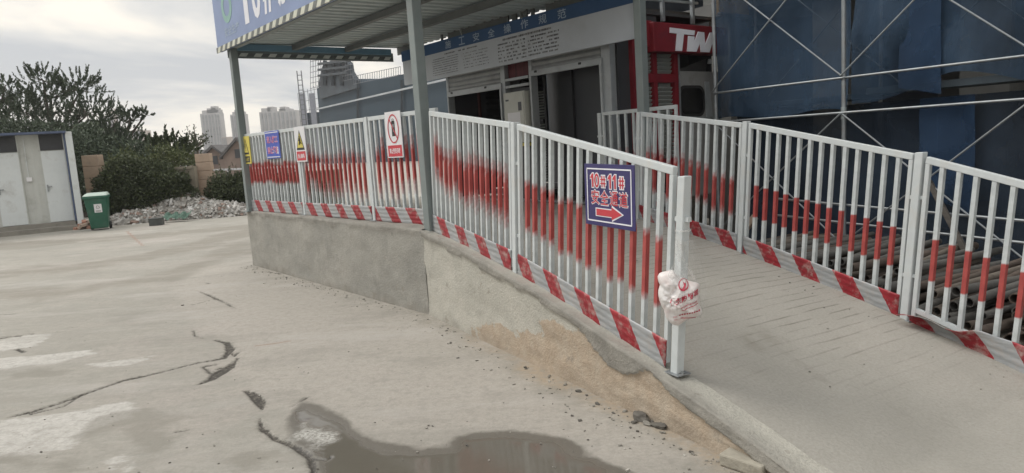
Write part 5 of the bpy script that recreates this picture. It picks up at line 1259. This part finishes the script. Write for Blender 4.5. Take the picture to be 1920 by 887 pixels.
# thin, half-bare tree against the high-rise
r_ = random.Random(9); b = A(372, 330, 30); b.z = 0; t = thing('bare_tree', 'thin half-bare tree in front of the nearest grey high-rise', 'tree', b)
tr = MB(); tp = A(370, 275, 30); tr.path([b, tp], [.10, .05]); lv = Leaves(); tr.build('trunk', M['bark'], t); lb = MB()
for i in range(16):
    d = V3(r_.gauss(0, .6), r_.gauss(0, .4), r_.uniform(.3, 1)).normalized(); e_ = tp+d*r_.uniform(.4, .95); mdl = tp.lerp(e_, .5)+rv(r_, .06); lb.path([tp, mdl, e_], [.03, .02, .008], 5)
    for k in range(16): lv.leaf(tp.lerp(e_, r_.uniform(.4, 1.05))+rv(r_, .07), rv(r_).normalized(), rv(r_).normalized(), .12, .06)
lb.build('limb', M['bark'], t); lv.build('crown', M['leaf_mid'], t)
def bush(name, label, blobs, n, mt, seed, ll=.15, cat='bush'):
    r_ = random.Random(seed); lv = Leaves()
    c0 = Vector(blobs[0][0]); t = thing(name, label, cat, (c0.x, c0.y, 0)); st = MB()
    for c, rx, ry, rz in blobs:
        blob_leaves(lv, r_, c, rx, ry, rz, int(n*(rx*rz)**.9), ll); st.path([V3(c0.x, c0.y, 0), Vector(c)], [.05, .015], 5)
        for k in range(14):
            a_ = r_.uniform(-1, 1); spray(lv, r_, Vector(c)+V3(a_*rx, r_.uniform(-.5, .3)*ry, rz*math.sqrt(max(0, 1-a_*a_))*.85), V3(r_.gauss(0, .4), r_.gauss(0, .3), 1), r_.uniform(.15, .4), 14, ll)
    st.build('stem', M['bark'], t); lv.build('foliage', mt, t)
bush('vine_mass', 'dark vine mass covering the boundary wall between the two pillars', [(A(212, 368, 20.9), .58, .3, .80), (A(245, 362, 20.9), .85, .4, .95), (A(290, 362, 20.9), .85, .4, .85), (A(322, 362, 21.1), .68, .35, .80), (A(232, 330, 21.1), .55, .4, .5), (A(340, 375, 21.1), .32, .25, .6), (A(270, 385, 20.8), .9, .3, .5), (A(205, 392, 20.7), .4, .3, .45)], 8500, M['vine'], 1, .085, 'vine')
bush('shrub', 'leafy shrub sprouting above the vines left of centre wall', [(A(235, 315, 21.8), .55, .4, .5), (A(215, 322, 21.8), .5, .4, .35)], 4500, M['leaf_lite'], 2, .08)
bush('shrub', 'yellow-green shrub rising behind the wall beside the second pillar', [(A(310, 306, 22.3), .6, .5, .55), (A(340, 310, 22.3), .55, .5, .45), (A(285, 316, 22.2), .45, .4, .35)], 4500, M['leaf_lite'], 3, .085)
bush('hedge', 'green hedge growing along the wall foot right of the second pillar', [(A(412, 368, 21.6), .40, .3, .55), (A(435, 362, 21.4), .55, .35, .66), (A(462, 365, 21.4), .5, .35, .6), (A(500, 368, 21.4), .7, .35, .6), (A(560, 366, 21.4), .8, .35, .6)], 7500, M['vine'], 4, .085, 'hedge')
bush('dark_undergrowth', 'dark undergrowth filling the gap behind shed and first pillar', [(A(150, 320, 24), 1.2, .6, 1.2), (A(190, 330, 24), 1.1, .6, 1.0), (A(165, 290, 25), 1.2, .6, 1.0), (A(225, 310, 25), 1.0, .6, .9), (A(265, 310, 25), .8, .6, .8), (A(120, 300, 25.5), 1.1, .6, 1.0), (A(60, 280, 26), 1.4, .6, 1.0), (A(10, 280, 26), 1.3, .6, 1.0)], 3200, M['leaf_dark'], 6, .12, 'undergrowth')
# ------------------------------------------------------------------ brick houses beyond the wall
def house(px0, px1, pyr, pye, Y, dep, label, mtw):
    a = A(px0, pye, Y); b = A(px1, pye, Y); x0, x1, ze = a.x, b.x, (a.z+b.z)/2; zr = A((px0+px1)/2, pyr, Y).z; xm = (x0+x1)/2
    t = thing('brick_house', label, 'house', (xm, Y, 0))
    mb = MB(); mb.poly([(x0, Y, 0), (x1, Y, 0), (x1, Y, ze), (xm, Y, zr), (x0, Y, ze)], (0, 1, 0), dep); mb.build('wall', mtw, t)
    rf_ = MB(); ov = .25
    for sx, xe in ((-1, x0-.2), (1, x1+.2)):
        zz_ = ze - .2*(zr-ze)/(xm-x0)
        rf_.hexa([(xe, Y-ov, zz_+.02), (xm, Y-ov, zr+.02), (xm, Y+dep+ov, zr+.02), (xe, Y+dep+ov, zz_+.02), (xe, Y-ov, zz_+.22), (xm, Y-ov, zr+.22), (xm, Y+dep+ov, zr+.22), (xe, Y+dep+ov, zz_+.22)])
    rf_.build('roof', M['tile'], t)
    mb = MB(); mb.box((xm, Y-.02, zr-.9), (.25, 0, 0), (0, .03, 0), (0, 0, .3)); mb.build('vent', M['panel_dark'], t)
house(382, 420, 277, 293, 52, 9, 'brick gabled house with dark tiled roof, behind the second pillar', M['brick_wall'])
house(418, 478, 263, 292, 49, 9, 'larger brick gabled house beside the grey canopy post', M['brick_wall'])
house(352, 384, 286, 300, 56, 8, 'low brick house half hidden by shrubs, left of the gabled pair', M['brick_wall'])
mb = MB(); q = A(353, 315, 40); mb.tube((q.x, q.y, 0), A(352, 283, 40), .09, n=8); o = mb.build('white_pole', M['sign_white']); tag(o, 'white pole standing before the brick houses', 'pole')
# ------------------------------------------------------------------ high-rise blocks far off
def tower_mat():
    mt, t, p = new_mat('tower_render'); c = ramp(t, noise(t, .02, 3), [(.3, (.29, .28, .28)), (.7, (.37, .36, .355))]); t.links.new(c, p.inputs['Base Color']); p.inputs['Roughness'].default_value = .8; return mt
M['tower'] = tower_mat(); M['tower_win'] = mat('tower_window_bands', (.19, .195, .205), .6, var=.5, scale=.33, stretch=(.1, .1, 1)); M['tower_warm'] = mat('tower_warm', (.36, .30, .26), .8, var=.1, scale=.05)
def high_rise(label, Y, px0, px1, tops, mtw, cols):
    x0 = A(px0, 250, Y).x; x1 = A(px1, 250, Y).x; t = thing('high_rise', label, 'tower block', ((x0+x1)/2, Y, 0), 'distant high-rise blocks')
    dep = (x1-x0)*.45; zmain = A((px0+px1)/2, tops[0], Y).z
    mb = MB(); mb.box(((x0+x1)/2, Y+dep/2, zmain/2), ((x1-x0)/2, 0, 0), (0, dep/2, 0), (0, 0, zmain/2)); mb.build('body', mtw, t)
    for f0, f1, py in tops[1:]:
        za = A(px0+(px1-px0)*f0, py, Y).z; mb = MB(); mb.box((x0+(x1-x0)*(f0+f1)/2, Y+dep*.5, (zmain+za)/2-.5), ((x1-x0)*(f1-f0)/2, 0, 0), (0, dep*.42, 0), (0, 0, (za-zmain)/2+.5)); mb.build('roof_block', mtw, t)
    for f0, f1 in cols:
        mb = MB(); mb.box((x0+(x1-x0)*(f0+f1)/2, Y-.25, zmain*.49), ((x1-x0)*(f1-f0)/2, 0, 0), (0, .3, 0), (0, 0, zmain*.48))
        mb.build('window_strip', M['tower_win'], t)
    return t
TC = [(.10, .18), (.26, .34), (.42, .50), (.58, .66), (.74, .80), (.87, .93)]
high_rise('grey high-rise with a sloping stepped crown, left of the canopy post', 480, 379, 417, [212, (.1, .98, 207), (.35, .9, 203), (.55, .8, 199)], M['tower'], TC)
high_rise('grey high-rise half hidden behind the grey canopy post', 500, 435, 464, [214, (.15, .9, 210), (.3, .7, 206)], M['tower'], TC[:4])
high_rise('wide grey high-rise block with two roof humps above the barrier', 460, 490, 560, [208, (.05, .30, 203), (.22, .36, 200), (.55, .70, 200), (.52, .82, 204)], M['tower'], [(.05, .09), (.14, .19), (.25, .31), (.38, .43), (.49, .53), (.59, .65), (.71, .76), (.82, .87), (.92, .96)])
high_rise('beige tower showing through the feathery bough', 430, 206, 221, [212, (.4, .9, 207), (.85, .92, 203)], M['tower_warm'], TC[1:4])
high_rise('small pale block at the foot of the grey high-rises', 420, 414, 432, [257], M['tower_warm'], TC[:3])
high_rise('short beige block peeping out under the feathery bough', 400, 200, 268, [246], M['tower_warm'], TC)
# ------------------------------------------------------------------ netted building site in the middle distance
def netted_site():
    Yn_ = 125.
    t = thing('netted_building', 'long building site wrapped in grey-blue netting with bare scaffold on top', 'building', A(700, 300, Yn_))
    netm = mat('far_net', (.010, .030, .048), .85, var=.22, scale=.12, stretch=(1, 1, .5)); pole = mat('far_scaffold', (.12, .13, .15), .7, var=.2, scale=1)
    E2 = V3(-.516, .856, 0); base = A(597, 205, Yn_); base.z = 0          # left far corner; runs back towards camera-right along -E2
    X = -E2
    def onx(px, py):                                                       # point on the facade plane seen at px,py
        d = ray(px, py); n = V3(E2.y, -E2.x, 0); tt = (base-V3(0, 0, EYE)).dot(n)/d.dot(n); return V3(0, 0, EYE)+d*tt
    back = V3(X.y*-1, X.x, 0); back = back if back.y > 0 else -back
    def sheet(name, top, mt, o=0.):
        pts = [onx(*p) for p in top]; mb = MB()
        for a, b in zip(pts[:-1], pts[1:]):
            mb.hexa([V3(a.x, a.y, 0), V3(b.x, b.y, 0), V3(b.x, b.y, 0)+back*9, V3(a.x, a.y, 0)+back*9, a, b, b+back*9, a+back*9])
        return mb.build(name, mt, t)
    sheet('net_wall', [(594, 166), (612, 158), (640, 150), (668, 148), (676, 156), (700, 151), (740, 143), (790, 131), (900, 100)], netm)
    # stair core: ragged net over a slab-and-column frame
    cm = mat('far_core', (.030, .040, .050), .85, var=.45, scale=.5); cm2 = mat('far_core_net', (.040, .054, .068), .85, var=.4, scale=.35)
    tops = [(602, 158), (606, 140), (610, 124), (613, 119), (622, 116), (630, 111), (640, 113), (648, 110), (655, 115), (659, 121), (661, 134), (668, 146), (674, 152)]
    pts = [onx(*p)-back*.5 for p in tops]; mb = MB()
    for p, q in zip(pts[:-1], pts[1:]): mb.hexa([V3(p.x, p.y, 11), V3(q.x, q.y, 11), V3(q.x, q.y, 11)+back*.8, V3(p.x, p.y, 11)+back*.8, p, q, q+back*.8, p+back*.8])
    mb.build('core_net', cm2, t)
    mb = MB()
    for py in (120, 131, 142): mb.bar(onx(608, py)-back*.9, onx(664, py-6)-back*.9, .5, .35)
    for px in (618, 634, 650): mb.bar(onx(px, 160)-back*.8, onx(px, 114)-back*.8, .5, .5, V3(0, 1, 0))
    mb.build('core_frame', cm, t)
    def lat(name, px0, px1, pyt, pyb, nx, nz, sl=-.22, r=.05):
        mb = MB()
        for i in range(nx+1):
            px = px0+(px1-px0)*i/nx; mb.tube(onx(px, pyb+sl*(px-px0))-back*1.0, onx(px, pyt+sl*(px-px0))-back*1.0, r, n=4, caps=False)
        for j in range(nz+1):
            py = pyt+(pyb-pyt)*j/nz; mb.tube(onx(px0, py)-back*1.05, onx(px1, py+sl*(px1-px0))-back*1.05, r, n=4, caps=False)
        mb.build(name, pole, t)
    lat('bare_scaffold', 593, 613, 106, 166, 4, 6); lat('bare_scaffold', 655, 674, 106, 152, 4, 5); lat('bare_scaffold', 675, 765, 143, 158, 20, 1, -.20, .04)
    lat('bare_scaffold', 612, 655, 108, 118, 7, 1, -.03)
    mb = MB(); mb.bar(onx(597, 205)-back*.4, onx(860, 145)-back*.4, .22, .22); mb.build('toe_board', mat('far_board', (.40, .42, .44), .8, var=.2, scale=.3), t)
    for px in (674, 757):
        mb = MB(); mb.bar(onx(px, 240)-back*.3, onx(px, 150)-back*.3, .25, .25, V3(0, 1, 0)); mb.build('net_seam', mat('far_seam', (.04, .05, .06), .8), t)
    # lower wing to the left
    Y2 = 150.; a = A(561, 176, Y2); b2 = A(598, 172, Y2); mb = MB(); mb.box(((a.x+b2.x)/2, Y2+4, (a.z-4.0)/2), ((b2.x-a.x)/2, 0, 0), (0, 4, 0), (0, 0, (a.z-4.0)/2)); mb.build('left_wing', netm, t)
    mb = MB()
    for i in range(7):
        x = a.x+(b2.x-a.x)*i/6; mb.tube((x, Y2-1, 0), (x, Y2-1, a.z+i*.25), .06, n=4, caps=False)
    for j in range(8): mb.tube((a.x, Y2-1.1, a.z-1.9*j), (b2.x, Y2-1.1, a.z-1.9*j+.7), .05, n=4, caps=False)
    mb.build('bare_scaffold', pole, t)
    for px in (571, 588):
        q = A(px, 185, Y2); mb = MB(); mb.box((q.x, Y2-1.3, q.z/2+1), (.55, 0, 0), (0, .1, 0), (0, 0, q.z/2)); mb.build('pale_strip', mat('far_strip', (.24, .25, .29), .8), t)
netted_site()
t = thing('crane_mast', 'thin lattice mast standing left of the netted building', 'mast', A(575, 250, 140)); mb = MB(); qa = A(573.5, 260, 140); qb = A(572, 132, 140); qb.x = qa.x; 
for dx in (-.42, .42): mb.bar(V3(qa.x+dx, 140, 0), V3(qb.x+dx, 140, qb.z), .16, .16, V3(0, 1, 0))
z = 1.
while z < qb.z:
    mb.bar(V3(qa.x-.42, 140, z), V3(qa.x+.42+.0, 140, z), .12, .12); z += .95
mb.build('lattice', mat('mast_steel', (.10, .105, .115), .7, var=.2), t)
# ------------------------------------------------------------------ air
mb = MB(); mb.box((0, 300, 39.), (760, 0, 0), (0, 420, 0), (0, 0, 40.5)); mt = bpy.data.materials.new('haze_air'); mt.use_nodes = True; tt = mt.node_tree; tt.nodes.clear()
po = tt.nodes.new('ShaderNodeOutputMaterial'); pv = tt.nodes.new('ShaderNodeVolumePrincipled'); pv.inputs['Color'].default_value = (.92, .93, .95, 1); pv.inputs['Density'].default_value = .0007; pv.inputs['Anisotropy'].default_value = .25
tt.links.new(pv.outputs[0], po.inputs['Volume'])
hz = mb.build('haze', mt); tag(hz, 'thin pale haze over the whole site', 'haze', kind='stuff')
